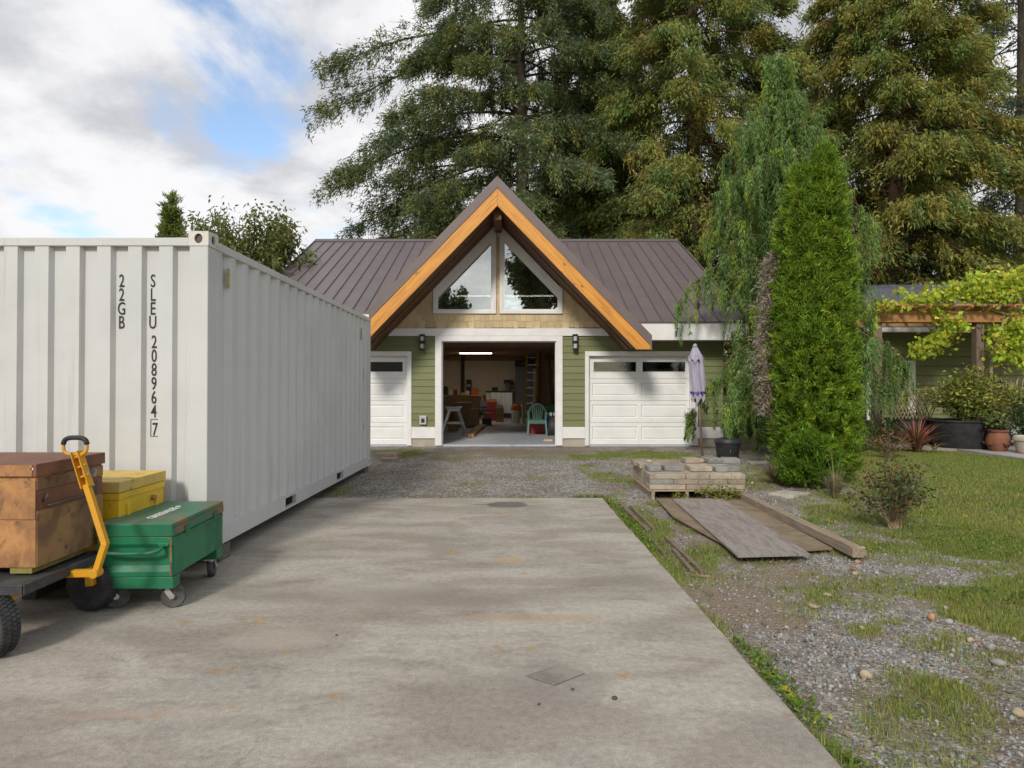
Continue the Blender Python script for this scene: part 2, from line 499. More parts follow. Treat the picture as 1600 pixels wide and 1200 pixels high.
def masks(x, y):
    yy = np.maximum(y, 0.6)
    px, py = 800 + F * x / yy, HZ + 1550.0 / yy
    nz = vnoise(x, y, 1.7, 3, 4); n2 = vnoise(x, y, 5.5, 9, 3)
    lawn = np.clip((px - np.interp(py, LAWN_Y, LAWN_X)) / 45.0 + (nz - .5) * 6.0 + (n2 - .5) * 3.0 + 1.1, 0, 1) * (x > 2.2)
    g = np.maximum(lawn, blob(px, py, GRASS) * np.clip(-.25 + 2.2 * n2, 0, 1))
    g = g * np.clip(.55 + 1.3 * (nz * .5 + n2 * .5), 0, 1)
    g = np.maximum(g, np.clip((vnoise(x, y, 2.2, 55, 4) - .47) * 2.6, 0, .55) * (x > XE(y)) * (y < 12))
    edge = x - XE(y)
    ew = np.clip(1 - np.abs(edge - .03) / (.05 + .16 * nz + .10 * np.clip(y - 4.5, 0, 2)), 0, 1) * (y < 8.7) * np.clip(3.2 * nz - .75, 0, 1) * (edge > -.02)
    g = np.maximum(g, ew)
    g = g * (1 - blob(px, py, NOGRASS) * np.clip(.5 + nz, 0, 1))
    far = np.maximum(np.clip((x - 9.5) / 2, 0, 1), np.clip((y - 15.6) / 1.5, 0, 1) * (x > 5))
    g = np.maximum(g, far * .9)
    lft = np.clip((-x - 6) / 2, 0, 1); g = np.maximum(g, lft * .8)
    d = np.clip(blob(px, py, DIRT) * (.35 + 1.3 * nz) + (n2 - .54) * 1.3 + (vnoise(x, y, .9, 33, 3) - .45) * 1.2 * (x > 1), 0, 1)
    inside = (np.abs(x + .3) < 5.6) & (y > 15.8)
    g = np.where(inside, 0, g)
    return g, d
def zground(x, y):
    x = np.asarray(x, float); y = np.asarray(y, float)
    z = -.055 * np.clip((y - 11.5) / 3.5, 0, 1)
    z = z + (vnoise(x, y, .8, 21, 3) - .5) * .05 * np.clip((x - XE(y)) / .5, 0, 1) * np.clip((15.3 - y) / 2, 0, 1)
    z = z - .012 - .02 * np.clip((x - XE(y)) / .1, 0, 1) * (y < 8.6)
    return z
gx = np.concatenate([[-400, -150, -60, -30, -20, -14, -10, -8, -6.5], np.arange(-5.5, 1.2, .12), np.arange(1.2, 7.5, .05), np.arange(7.5, 12, .12), [12.5, 13.5, 15, 18, 24, 34, 60, 150, 400]])
gy = np.concatenate([[-300, -100, -40, -20, -10, -4, 0, 1.2], np.arange(2, 10.5, .05), np.arange(10.5, 16.5, .1), [17, 18, 20, 23, 27, 32, 40, 60, 120, 300, 900]])
GX, GY = np.meshgrid(gx, gy)
xf, yf = GX.ravel(), GY.ravel()
gm, dm = masks(xf, yf)
zf = zground(xf, yf)
nx, ny = len(gx), len(gy)
idx = np.arange(nx * ny).reshape(ny, nx)
quads = np.stack([idx[:-1, :-1], idx[:-1, 1:], idx[1:, 1:], idx[1:, :-1]], -1).reshape(-1, 4)
def ground_mat():
    m, t, b = new_mat('ground_mixed')
    a = t.nodes.new('ShaderNodeAttribute'); a.attribute_name = 'col'
    sp = t.nodes.new('ShaderNodeSeparateColor'); t.links.new(a.outputs['Color'], sp.inputs[0])
    v = objvec(t, rnd=False)
    vor = t.nodes.new('ShaderNodeTexVoronoi'); vor.inputs['Scale'].default_value = 52; t.links.new(v, vor.inputs['Vector'])
    vor2 = t.nodes.new('ShaderNodeTexVoronoi'); vor2.inputs['Scale'].default_value = 27; t.links.new(v, vor2.inputs['Vector'])
    sv = t.nodes.new('ShaderNodeSeparateColor'); t.links.new(vor.outputs['Color'], sv.inputs[0])
    s2 = t.nodes.new('ShaderNodeSeparateColor'); t.links.new(vor2.outputs['Color'], s2.inputs[0])
    gr = mixcol(t, sv.outputs[0], (.135, .13, .12), (.35, .335, .31))
    gr = mixcol(t, maprange(t, s2.outputs[1], .6, .9), gr, (.44, .41, .36))
    gr = mixcol(t, maprange(t, sv.outputs[2], .8, .95), gr, (.30, .22, .15))
    big = tnoise(t, v, 1.5, 7, .65)
    gr = mixcol(t, math_node(t, 'MULTIPLY', maprange(t, big, .42, .64), .72), gr, (.175, .14, .095))
    ns = tnoise(t, v, 34, 7, .7)
    dirt = mixcol(t, ns, (.15, .115, .08), (.33, .265, .195))
    soil = mixcol(t, tnoise(t, v, 22, 6, .7), (.10, .105, .035), (.25, .22, .105))
    f1 = math_node(t, 'ADD', sp.outputs[1], math_node(t, 'MULTIPLY', math_node(t, 'SUBTRACT', ns, .5), 1.1))
    c = mixcol(t, maprange(t, f1, .1, .75), gr, dirt)
    f2 = math_node(t, 'ADD', sp.outputs[0], math_node(t, 'MULTIPLY', math_node(t, 'SUBTRACT', tnoise(t, v, 14, 6, .7), .5), .9))
    c = mixcol(t, maprange(t, f2, .15, .85), c, soil)
    t.links.new(c, b.inputs['Base Color'])
    b.inputs['Roughness'].default_value = .95
    b.inputs['Specular IOR Level'].default_value = .15
    h = math_node(t, 'ADD', math_node(t, 'MULTIPLY', vor.outputs['Distance'], -1.0), math_node(t, 'MULTIPLY', ns, .8))
    bump(t, b, h, .9, .018)
    return m
me = np_mesh('ground', np.stack([xf, yf, zf], 1), quads.ravel(), np.arange(len(quads)) * 4, ground_mat(),
             np.stack([gm, dm, np.zeros_like(gm)], 1), smooth=True)
put(link('ground', me), kind='structure')

# ------------------------------------------------------------------ concrete pad
def pad_mat():
    m, t, b = new_mat('old_concrete')
    v = objvec(t, rnd=False)
    vs = objvec(t, (.50, 1.15, 1), rnd=False)
    vs2 = objvec(t, (.8, 1.7, 1), rnd=False)
    n1 = tnoise(t, vs, 1.6, 9, .62, .5)
    n2 = tnoise(t, vs2, 3.4, 9, .66, .3)
    n3 = tnoise(t, v, 26, 8, .72)
    n4 = tnoise(t, v, 1.1, 6, .6)
    c = mixcol(t, maprange(t, n1, .36, .64), (.268, .236, .194), (.382, .348, .294))
    c = mixcol(t, math_node(t, 'MULTIPLY', maprange(t, n2, .5, .7), .5), c, (.205, .168, .125))
    c = mixcol(t, math_node(t, 'MULTIPLY', maprange(t, n4, .50, .66), .4), c, (.21, .20, .18))
    oc = tnoise(t, v, 4.2, 4, .5)
    c = mixcol(t, math_node(t, 'MULTIPLY', maprange(t, oc, .655, .72), .6), c, (.36, .21, .07))
    pl = tnoise(t, vs2, 1.9, 5, .55)
    c = mixcol(t, math_node(t, 'MULTIPLY', maprange(t, pl, .62, .72), .4), c, (.385, .355, .305))
    sp = tnoise(t, v, 60, 3, .8)
    c = mixcol(t, math_node(t, 'MULTIPLY', maprange(t, sp, .68, .78), .5), c, (.09, .08, .07))
    hv = t.nodes.new('ShaderNodeHueSaturation'); t.links.new(c, hv.inputs['Color'])
    n5 = tnoise(t, v, 150, 3, .8)
    t.links.new(math_node(t, 'MULTIPLY', maprange(t, n3, .25, .75, .72, 1.28, False), maprange(t, n5, .25, .75, .58, 1.42, False)), hv.inputs['Value'])
    c = hv.outputs[0]
    # stains with an outline of their own: a damp dark patch by the far edge, a repair strip, a scrape of rust
    sx = t.nodes.new('ShaderNodeSeparateXYZ'); t.links.new(v, sx.inputs[0])
    wob = math_node(t, 'MULTIPLY', math_node(t, 'SUBTRACT', tnoise(t, v, 7, 4, .6), .5), .6)
    def ell(cx, cy, rx, ry, soft, col, amt, c, wb=1.0):
        dx = math_node(t, 'DIVIDE', math_node(t, 'SUBTRACT', sx.outputs[0], cx), rx)
        dy = math_node(t, 'DIVIDE', math_node(t, 'SUBTRACT', sx.outputs[1], cy), ry)
        r = math_node(t, 'SQRT', math_node(t, 'ADD', math_node(t, 'MULTIPLY', dx, dx), math_node(t, 'MULTIPLY', dy, dy)))
        r = math_node(t, 'ADD', r, math_node(t, 'MULTIPLY', wob, wb))
        return mixcol(t, math_node(t, 'MULTIPLY', maprange(t, r, 1 - soft, 1 + soft, 1, 0), amt), c, col)
    c = ell(-.06, 8.06, .25, .2, .12, (.10, .085, .065), .75, c, .8)
    c = ell(-.30, 8.06, .2, .05, .2, (.12, .10, .08), .55, c, .8)
    c = ell(-.96, 4.75, .42, .22, .5, (.37, .34, .29), .45, c, 1.9)
    c = ell(-1.40, 3.85, .30, .14, .5, (.38, .335, .27), .5, c, 1.9)
    c = ell(.22, 3.30, .27, .26, .12, (.20, .18, .155), .30, c)
    c = ell(-1.75, 2.98, .36, .03, .6, (.40, .26, .19), .35, c, 3.0)
    c = ell(-.02, 5.55, .12, .10, .4, (.42, .28, .12), .5, c)
    c = ell(.15, 4.2, .45, .06, .5, (.37, .24, .10), .45, c, 1.6)
    c = ell(-.6, 4.6, 1.5, .16, .6, (.20, .17, .14), .45, c, 1.6)
    c = ell(.5, 4.95, .8, .10, .5, (.20, .17, .14), .45, c, 1.6)
    # hairline cracks and scuffs
    ck = t.nodes.new('ShaderNodeTexVoronoi'); ck.feature = 'DISTANCE_TO_EDGE'; ck.inputs['Scale'].default_value = .42
    wv = t.nodes.new('ShaderNodeVectorMath'); wv.operation = 'ADD'
    nz_ = t.nodes.new('ShaderNodeTexNoise'); nz_.inputs['Scale'].default_value = 2.3; nz_.inputs['Detail'].default_value = 6; t.links.new(v, nz_.inputs[0])
    t.links.new(v, wv.inputs[0]); t.links.new(nz_.outputs['Color'], wv.inputs[1]); t.links.new(wv.outputs[0], ck.inputs['Vector'])
    crack = math_node(t, 'MULTIPLY', maprange(t, ck.outputs['Distance'], .0012, .004, 1, 0), maprange(t, n4, .46, .56))
    c = mixcol(t, math_node(t, 'MULTIPLY', crack, .28), c, (.10, .085, .07))
    sc_ = objvec(t, (9, 1.1, 1), rnd=False)
    c = mixcol(t, math_node(t, 'MULTIPLY', maprange(t, tnoise(t, sc_, 9, 4, .75, .6), .66, .74), .35), c, (.43, .40, .345))
    t.links.new(c, b.inputs['Base Color'])
    b.inputs['Roughness'].default_value = .85
    b.inputs['Specular IOR Level'].default_value = .25
    h = math_node(t, 'ADD', math_node(t, 'MULTIPLY', n3, 1.0), math_node(t, 'MULTIPLY', tnoise(t, v, 110, 4, .7), .6))
    bump(t, b, h, .45, .006)
    return m
mb = MB()
ys = [-3 + (PAD_FAR + 3) * i / 60 for i in range(61)]
edge = [(XE(y) + R.uniform(-.008, .008), y) for y in ys]
top = [(-7.5, -3)] + edge + [(-7.5, PAD_FAR)]
mb.prism(top, -.16, 0.0, 'z')
put(mb.build('concrete_pad', pad_mat()), kind='structure')
m_con = M('concrete_light', (.42, .38, .32), (.30, .27, .22), sc=6, rough=.9, bmp=.3, bsc=90)
m_con_d = M('concrete_dark', (.25, .225, .19), (.17, .15, .125), sc=7, rough=.9, bmp=.4, bsc=80)
c = G(870, 1057)
mb = MB(); mb.prism([(c.x - .16, c.y + .0), (c.x - .02, c.y - .105), (c.x + .15, c.y + .03), (c.x + .02, c.y + .125)], .002, .009, 'z')
solo('access_cover', mb, m_con_d, 'small square concrete access cover set diamond-wise in the pad', 'cover', bev=.004)

# ------------------------------------------------------------------ shipping container
m_white = painted_steel('container_paint')
m_cast = M('casting_paint', (.60, .57, .52), (.56, .52, .46), sc=6, c3=(.30, .13, .06), sc3=11, lo3=.60, hi3=.72, rough=.6, bmp=.15, bsc=40)
m_black = M('black_paint', (.022, .022, .025), rough=.6, grain=.02)
m_tag = M('ochre_tag', (.42, .33, .10), (.30, .25, .12), sc=20, rough=.6)
m_steel_d = M('dark_steel', (.06, .06, .06), (.10, .07, .05), sc=14, rough=.6)
CX1, CX0, CY0, CY1, CB, CT = -2.44, -4.878, 5.22, 11.278, .14, 2.73
CTILT = -.067 / 6.06
cont = thing('shipping_container', 'long white steel shipping container standing on the left of the driveway', 'shipping container', (CX0 + 1.219, CY0, CB))
cont.rotation_euler = (CTILT, 0, 0)
def corr(pts0, n, period, po, slope, inner, dep):
    out = []; u = pts0
    for i in range(n):
        out += [(u, 0), (u + po, 0), (u + po + slope, dep), (u + po + slope + inner, dep)]
        u += period
    out.append((u, 0))
    return out
def sheet(poly, z0, z1, mapf, th=.004):
    mb = MB(); vs = []; n = len(poly)
    for z in (z0, z1):
        vs += [mapf(a, b, z) for a, b in poly]
    for z in (z0, z1):
        vs += [mapf(a, b + th, z) for a, b in poly]
    fs = []
    for i in range(n - 1):
        fs += [(i, i + 1, n + i + 1, n + i), (2 * n + i, 3 * n + i, 3 * n + i + 1, 2 * n + i + 1)]
    mb.add(vs, fs)
    return mb
ft, fb = CT - .118, CB + .16
# front (end wall towards the driveway): outer flats .11, recesses .104
prof = corr(-2.843 - 8 * .25, 9, .25, .110, .020, .102, .045)
prof = [(max(a, CX0 + .15), b) for a, b in prof if a > CX0 + .12]
prof = [p for p in prof if p[0] < CX1 - .152] + [(CX1 - .155, .012)]
sheet(prof, fb, ft, lambda a, b, z: (a, CY0 + .012 + b, z)).build('end_panel', m_white, cont)
ns = int((CY1 - CY0 - .36) / .278)
p0 = CY0 + .20
prof = [(CY0 + .16, .012)] + corr(p0, ns, .278, .072, .068, .070, .040) + [(CY1 - .16, 0)]
sheet(prof, fb, ft, lambda a, b, z: (CX1 - .012 - b, a, z)).build('side_panel', m_white, cont)
sheet(prof, fb, ft, lambda a, b, z: (CX0 + .012 + b, a, z)).build('side_panel', m_white, cont)
mb = MB().box(CX0 + .1, CX1 - .1, CY1 - .05, CY1 - .02, fb, ft); mb.build('door_panel', m_white, cont)
mb = MB()
rp = corr(CY0 + .2, 27, .209, .09, .014, .09, .02)
for i in range(len(rp) - 1):
    (a, b), (c2, d2) = rp[i], rp[i + 1]
    mb.add([(CX0 + .06, a, CT - .03 - b), (CX1 - .06, a, CT - .03 - b), (CX1 - .06, c2, CT - .03 - d2), (CX0 + .06, c2, CT - .03 - d2)], [(0, 1, 2, 3)])
mb.build('roof_panel', m_white, cont)
for (x, y) in ((CX1, CY0), (CX0, CY0), (CX1, CY1), (CX0, CY1)):
    sx = -1 if x == CX1 else 1; sy = 1 if y == CY0 else -1
    a, b2 = sorted((x + sx * .004, x + sx * .156)); c2, d2 = sorted((y + sy * .004, y + sy * .165))
    MB().box(a, b2, c2, d2, CB + .118, CT - .118).build('corner_post', m_white, cont, bev=.008)
    for z0, z1 in ((CB, CB + .118), (CT - .118, CT)):
        # casting: a block with an oval opening on its two outer faces
        a, b2 = sorted((x, x + sx * .162)); c2, d2 = sorted((y, y + sy * .178))
        cst = MB()
        zm, xm, ym = (z0 + z1) / 2, (a + b2) / 2, (c2 + d2) / 2
        def holed(cu, u0, u1, mk):
            n = 20
            o2, i2, j2 = [], [], []
            for k in range(n):
                an = 2 * PI * k / n; ca, sa = math.cos(an), math.sin(an)
                q = max(abs(ca) / ((u1 - u0) / 2), abs(sa) / ((z1 - z0) / 2))
                o2.append(mk(cu + ca / q, zm + sa / q, 0))
                i2.append(mk(cu + ca * .033, zm + sa * .040, 0)); j2.append(mk(cu + ca * .033, zm + sa * .040, .016))
            fs = []
            for k in range(n):
                k2 = (k + 1) % n
                fs += [(k, k2, n + k2, n + k), (n + k, n + k2, 2 * n + k2, 2 * n + k)]
            cst.add(o2 + i2 + j2, fs)
        holed(xm, a, b2, lambda u, z, t: (u, y + sy * t, z))
        holed(ym, c2, d2, lambda u, z, t: (x + sx * t, u, z))
        xi, yi = x + sx * .162, y + sy * .178
        cst.add([(a, c2, z1), (b2, c2, z1), (b2, d2, z1), (a, d2, z1), (a, c2, z0), (b2, c2, z0), (b2, d2, z0), (a, d2, z0)], [(0, 1, 2, 3), (7, 6, 5, 4)])
        cst.add([(xi, c2, z0), (xi, d2, z0), (xi, d2, z1), (xi, c2, z1), (a, yi, z0), (b2, yi, z0), (b2, yi, z1), (a, yi, z1)], [(0, 1, 2, 3), (4, 5, 6, 7)])
        o = cst.build('corner_casting', m_cast, cont)
        ib = MB(); ib.box(a + .02, b2 - .02, c2 + .02, d2 - .02, z0 + .014, z1 - .014)
        ib.build('casting_pocket', m_steel_d, o)
MB().box(CX0 + .163, CX1 - .163, CY0 + .003, CY0 + .063, CT - .118, CT - .052).build('top_rail', m_white, cont, bev=.005)
MB().box(CX1 - .063, CX1 - .004, CY0 + .179, CY1 - .179, CT - .118, CT - .050).build('top_rail', m_white, cont, bev=.005)
MB().box(CX0 + .004, CX0 + .063, CY0 + .179, CY1 - .179, CT - .118, CT - .050).build('top_rail', m_white, cont, bev=.005)
MB().box(CX0 + .163, CX1 - .163, CY0 + .003, CY0 + .06, CB + .02, CB + .165).build('bottom_rail', m_white, cont, bev=.005)
# long bottom rail with two pairs of forklift pockets
pock = [(7.05, 7.40), (9.12, 9.47)]
for xr in (CX1, CX0):
    sx = -1 if xr == CX1 else 1
    a, b2 = sorted((xr + sx * .006, xr + sx * .05))
    mb = MB(); ys2 = [CY0 + .179] + [q for p in pock for q in p] + [CY1 - .179]
    for i in range(0, len(ys2), 2):
        mb.box(a, b2, ys2[i], ys2[i + 1], CB + .012, CB + .165)
    for p in pock:
        mb.box(a, b2, p[0], p[1], CB + .135, CB + .165); mb.box(a, b2, p[0], p[1], CB + .012, CB + .034)
    mb.build('bottom_rail', m_white, cont)
for p in pock:
    mb = MB()
    mb.box(CX0 + .06, CX1 - .052, p[0], p[1], CB + .134, CB + .138); mb.box(CX0 + .06, CX1 - .052, p[0], p[1], CB + .012, CB + .016)
    mb.box(CX0 + .06, CX1 - .052, p[0] - .004, p[0], CB + .012, CB + .138); mb.box(CX0 + .06, CX1 - .052, p[1], p[1] + .004, CB + .012, CB + .138)
    mb.build('forklift_pocket', m_steel_d, cont)
MB().box(CX0 + .06, CX1 - .06, CY0 + .06, CY1 - .06, CB + .14, CB + .16).build('floor', m_steel_d, cont)
# lettering, stacked downwards in two recesses of the end wall
yl = CY0 + .012 + .045 - .0035
def stack(s, x, ytop, step=.1125, size=.142):
    for i, ch in enumerate(s):
        if ch == ' ': continue
        o = link('lettering', text_mesh('lettering', ch, size, m_black, .0010), cont)
        p = P(x, ytop, CY0 + .05) - Vector((0, 0, i * step))
        o.location = Vector((p.x, yl, p.z)) - off_of(cont)
        o.rotation_euler = (PI / 2, 0, 0)
        o.scale = (.66, 1.04, 1)
stack('22GB', 187, 424.5)
stack('SLEU', 236, 424.5)
stack('208964', 238.5, 520.5)
stack('7', 240.5, 657.5)
q = P(240.5, 668.5, CY0 + .05); mb = MB()
for (a, b2, c2, d2) in ((-.036, .036, .066, .070), (-.036, .036, -.070, -.066), (-.036, -.032, -.066, .066), (.032, .036, -.066, .066)):
    mb.box(q.x + a, q.x + b2, yl - .001, yl + .001, q.z + c2, q.z + d2)
mb.build('check_digit_frame', m_black, cont)
for (yy, z0, z1) in ((5.60, 2.33, 2.50), (10.75, 1.60, 1.80), (10.75, .78, .90), (10.6, 2.25, 2.45)):
    MB().box(CX1 - .020, CX1 - .009, yy, yy + .045, z0, z1).build('side_tag', m_tag, cont, bev=.003)
m_timber_d = M('timber_dark', (.10, .085, .07), (.17, .15, .125), sc=8, st=(1, 1, 6), rough=.9, bmp=.3)
for (x, y, h, lab) in ((CX1 - .12, CY0 + .36, .128, 'dark timber block under the near corner of the container'), (CX0 + .12, CY0 + .36, .128, 'dark timber block under the far left corner of the container')):
    mb = MB().box(x - .12, x + .105, y - .10, y + .11, 0.0, h + .003)
    solo('timber_block', mb, m_timber_d, lab, 'block', 'blocks under the container', bev=.006)
for x in (CX1 - .12, CX0 + .12):
    mb = MB().box(x - .12, x + .1, CY1 - .35, CY1 - .1, -.03, .075)
    solo('timber_block', mb, m_timber_d, 'low timber block under the garage end of the container' if x > -3 else 'low timber block under the far back corner of the container', 'block', 'blocks under the container', bev=.006)
# ------------------------------------------------------------------ job boxes and wagon beside the container
m_green = M('green_enamel', (.012, .165, .070), (.014, .115, .055), sc=3, c3=(.13, .075, .03), sc3=9, lo3=.585, hi3=.68, rough=.42, rough2=.6, bmp=.08, bsc=30)
m_greenlid = M('green_lid_worn_skylit', (.045, .150, .085), (.085, .15, .09), sc=4, c3=(.23, .115, .055), sc3=2.6, lo3=.50, hi3=.68, rough=.55, bmp=.08, bsc=30)  # worn and rusted; the paler green stands in for reflected sky
m_yel = M('yellow_enamel', (.72, .46, .020), (.60, .38, .025), sc=4, c3=(.12, .07, .03), sc3=9, lo3=.60, hi3=.72, rough=.5, bmp=.08, bsc=30)
m_yellid = M('yellow_lid_worn', (.62, .43, .085), (.50, .36, .11), sc=6, c3=(.16, .11, .04), sc3=8, lo3=.55, hi3=.7, rough=.6, st=(1, 1, 1))
m_rust = M('rusty_orange', (.46, .225, .080), (.28, .135, .055), sc=6, lo=.40, hi=.62, c3=(.13, .068, .04), sc3=17, lo3=.50, hi3=.74, rough=.65, bmp=.15, bsc=35, st=(1, 1, .7))
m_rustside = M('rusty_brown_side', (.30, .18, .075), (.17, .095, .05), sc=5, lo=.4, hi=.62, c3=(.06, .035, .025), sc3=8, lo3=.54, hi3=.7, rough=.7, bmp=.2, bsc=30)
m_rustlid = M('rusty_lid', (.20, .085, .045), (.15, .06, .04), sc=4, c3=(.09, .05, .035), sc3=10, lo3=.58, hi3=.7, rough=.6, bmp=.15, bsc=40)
m_cartyel = M('wagon_yellow', (.62, .30, .012), (.55, .27, .02), sc=9, c3=(.45, .30, .17), sc3=6, lo3=.6, hi3=.7, rough=.45)
m_rubber = M('tyre_rubber', (.030, .030, .031), (.055, .052, .048), sc=10, rough=.85, bmp=.2, bsc=70)
m_wheelgrey = M('caster_rubber', (.06, .058, .055), (.095, .09, .085), sc=14, rough=.8)
m_zinc = M('zinc_plate', (.55, .54, .52), (.42, .41, .39), sc=16, rough=.38, met=.7)
m_deck = M('black_steel_deck', (.035, .035, .038), (.07, .068, .065), sc=9, rough=.55, bmp=.1)
m_olive = M('olive_wood_skid', (.24, .21, .05), (.16, .14, .04), sc=9, rough=.8)
m_chrome = M('worn_chrome', (.42, .42, .43), (.25, .22, .2), sc=20, rough=.35, met=.9)
m_decal = M('white_decal', (.75, .76, .72), rough=.5)

# green chest on casters; local frame: x right, y depth, z up, origin at front left under the casters
gb = thing('rolling_tool_chest', 'green steel job box on four grey casters with a bar handle', 'tool chest', (-2.735, 4.30, 0))
gb.rotation_euler = (0, 0, math.radians(2.0))
OFF[gb.name] = Vector((0, 0, 0))
GW, GD = .490, .815
mb = MB()   # front end has a shallow dished profile, so build the body from a side profile
prof = [(0, .228), (.0, .262), (.020, .30), (.020, .415), (.0, .445), (0, .492), (GD, .492), (GD, .228)]
mb.prism(prof, 0, GW, 'x')
mb.build('body', m_green, gb, bev=.004)
mb = MB().box(-.006, GW + .006, -.008, GD + .006, .494, .552); mb.box(-.004, GW + .004, -.005, GD + .004, .552, .580)
mb.build('lid', m_greenlid, gb, bev=.006)
MB().box(-.004, GW + .004, -.010, .0, .497, .578).build('lid_front', m_green, gb, bev=.003)
MB().box(GW + .001, GW + .012, .01, GD - .02, .470, .485).build('side_ridge', m_green, gb, bev=.004)
mb = MB().tube([(.03, .01, .425), (.03, -.045, .418), (.07, -.062, .405), (.2, -.066, .398), (.36, -.066, .400), (.42, -.055, .412), (.43, -.02, .425), (.43, .01, .425)], .0125, 10)
mb.build('bar_handle', m_green, gb, smooth=True)
for x in (.03, .43):
    MB().box(x - .035, x + .035, -.003, .004, .43, .45).build('handle_bracket', m_green, gb, bev=.002)
for y in (.0, GD - .11):
    MB().box(.0 if y else -.004, GW + (.0 if y else .004), y, y + .10, .150, .226).build('skid', m_green, gb, bev=.004)
def caster(x, y, rz):
    Mx = Matrix.Translation((x, y, 0)) @ Matrix.Rotation(rz, 4, 'Z')
    f = MB()
    f.cbox((0, 0, .146), (.085, .10, .008)); f.lathe([(.026, .126), (.026, .142)], (0, 0, 0), 14)
    for s in (-1, 1):
        f.bar((s * .031, -.005, .128), (s * .031, .034, .070), .005, .034, (0, 1, .3))
    f.tube([(-.042, .034, .076), (.042, .034, .076)], .010, 10)
    f.v = [Mx @ v for v in f.v]
    fo = f.build('caster_fork', m_zinc, gb)
    w = MB().lathe([(.028, -.019), (.050, -.019), (.070, -.023), (.076, -.014), (.076, .014), (.070, .023), (.050, .019), (.028, .019)], (0, .034, .076), 28, 'x')
    for k in range(8):
        a = 2 * PI * k / 8
        w.cbox((0, .034 + .039 * math.cos(a), .076 + .039 * math.sin(a)), (.022, .007, .034), (a - PI / 2, 0, 0))
    w.lathe([(.022, -.024), (.022, .024)], (0, .034, .076), 14, 'x')
    w.v = [Mx @ v for v in w.v]
    w.build('wheel', m_wheelgrey, fo, smooth=40)
caster(.055, .075, math.radians(-66)); caster(.425, .075, math.radians(-74)); caster(.425, GD - .06, math.radians(12)); caster(.07, GD - .06, math.radians(20))
o = link('lettering', text_mesh('lettering', 'GREENLEE', .085, m_decal, .002), gb); o.location = (.215, .36, .5813); o.rotation_euler = (0, 0, PI / 2); 
o = MB().lathe([(.020, 0), (.020, .0008)], (.245, .60, .5808), 20).build('emblem', m_decal, gb)
o.scale = (1, 1, 1)

for y in (.16, .62):
    MB().box(GW + .004, GW + .016, y, y + .07, .470, .535).build('hinge', m_green, gb, bev=.003)
for x in (.004, GW - .016):
    MB().box(x, x + .012, -.004, .001, .232, .49).build('corner_fold', m_rustside, gb, bev=.001)

# yellow job box standing behind it, long side towards the driveway
YX, YY0, YY1 = -2.72, 4.52, 5.10
yb = thing('job_box', 'yellow steel job box with worn lid between brown chest and container', 'job box', (YX - .35, 4.8, 0))
YB = .24
mb = MB().box(YX - .72, YX, YY0, YY1, YB, .70); mb.build('body', m_yel, yb, bev=.006)
MB().box(YX - .735, YX + .012, YY0 - .012, YY1 + .012, .748, .825).build('lid', m_yellid, yb, bev=.006)
MB().box(YX - .725, YX + .006, YY0 - .006, YY1 + .006, .698, .745).build('rim', m_yel, yb, bev=.004)
for y in (YY0 + .10, YY1 - .12):
    MB().box(YX, YX + .014, y - .02, y + .02, .45, .66).build('hinge_strap', m_yel, yb, bev=.003)
MB().lathe([(.02, 0), (.02, .03), (.012, .034)], (YX, YY1 - .17, .645), 14, 'x').build('latch', m_rust, yb)
for x in (YX - .70, YX - .12):
    MB().box(x, x + .10, YY0 + .03, YY1, .0, YB).build('skid', m_steel_d, yb, bev=.004)
for y in (YY0, YY1 - .03):
    MB().bar((YX - .03, y + .015, .25), (YX - .16, y + .015, .55), .03, .03).build('brace', m_yel, yb)

# wagon, its length along x, drawbar at the right end
wg = thing('garden_wagon', 'flat black wagon with yellow steel undercarriage and raised pull handle', 'wagon', (-3.4, 3.95, 0))
WX1 = -2.66
DZ = .385
mb = MB().box(-4.05, WX1 - .03, 3.60, 4.32, DZ - .045, DZ)
mb.build('deck', m_deck, wg, bev=.012)
mb = MB(); mb.box(-4.05, WX1 - .03, 3.596, 3.612, DZ - .045, DZ + .012); mb.box(-4.05, WX1 - .03, 4.308, 4.324, DZ - .045, DZ + .012); mb.box(WX1 - .042, WX1 - .026, 3.596, 4.324, DZ - .045, DZ + .012)
mb.build('deck_lip', m_deck, wg, bev=.003)
def wheel(x, y, rz, name='wheel'):
    Mx = Matrix.Translation((x, y, .172)) @ Matrix.Rotation(rz, 4, 'Z')
    t = MB(); pr = [(.085, -.048), (.115, -.060), (.150, -.058), (.166, -.046), (.172, -.020), (.172, .020), (.166, .046), (.150, .058), (.115, .060), (.085, .048)]
    t.lathe(pr, (0, 0, 0), 40, 'y')
    for k in range(44):
        a = 2 * PI * k / 44
        for j, w0 in enumerate((-.036, -.012, .012, .036)):
            aa = a + (.07 if j % 2 else 0)
            rr = .172 if abs(w0) < .02 else .168
            t.cbox((rr * math.cos(aa), w0, rr * math.sin(aa)), (.010, .019, .015), (0, -aa, 0))
    t.v = [Mx @ v for v in t.v]
    tt = t.build('tyre', m_rubber, wg, smooth=35)
    r = MB().lathe([(.018, -.040), (.030, -.045), (.034, -.012), (.078, -.008), (.090, -.046), (.094, -.046), (.094, .046), (.090, .046), (.078, .012), (.034, .012), (.030, .045), (.018, .040)], (0, 0, 0), 28, 'y')
    r.v = [Mx @ v for v in r.v]
    r.build('rim', m_cartyel, tt, smooth=35)
wheel(-2.875, 3.62, math.radians(-24)); wheel(-2.80, 4.36, math.radians(-14)); wheel(-3.85, 3.64, 0); wheel(-3.85, 4.30, 0)
mb = MB(); mb.bar((-2.86, 3.66, .30), (-2.86, 4.30, .30), .05, .05)
mb.bar((-2.86, 3.68, .34), (-2.875, 3.60, .325), .06, .03); mb.bar((-2.875, 3.60, .335), (-2.875, 3.585, .172), .065, .03, (1, 0, 0))
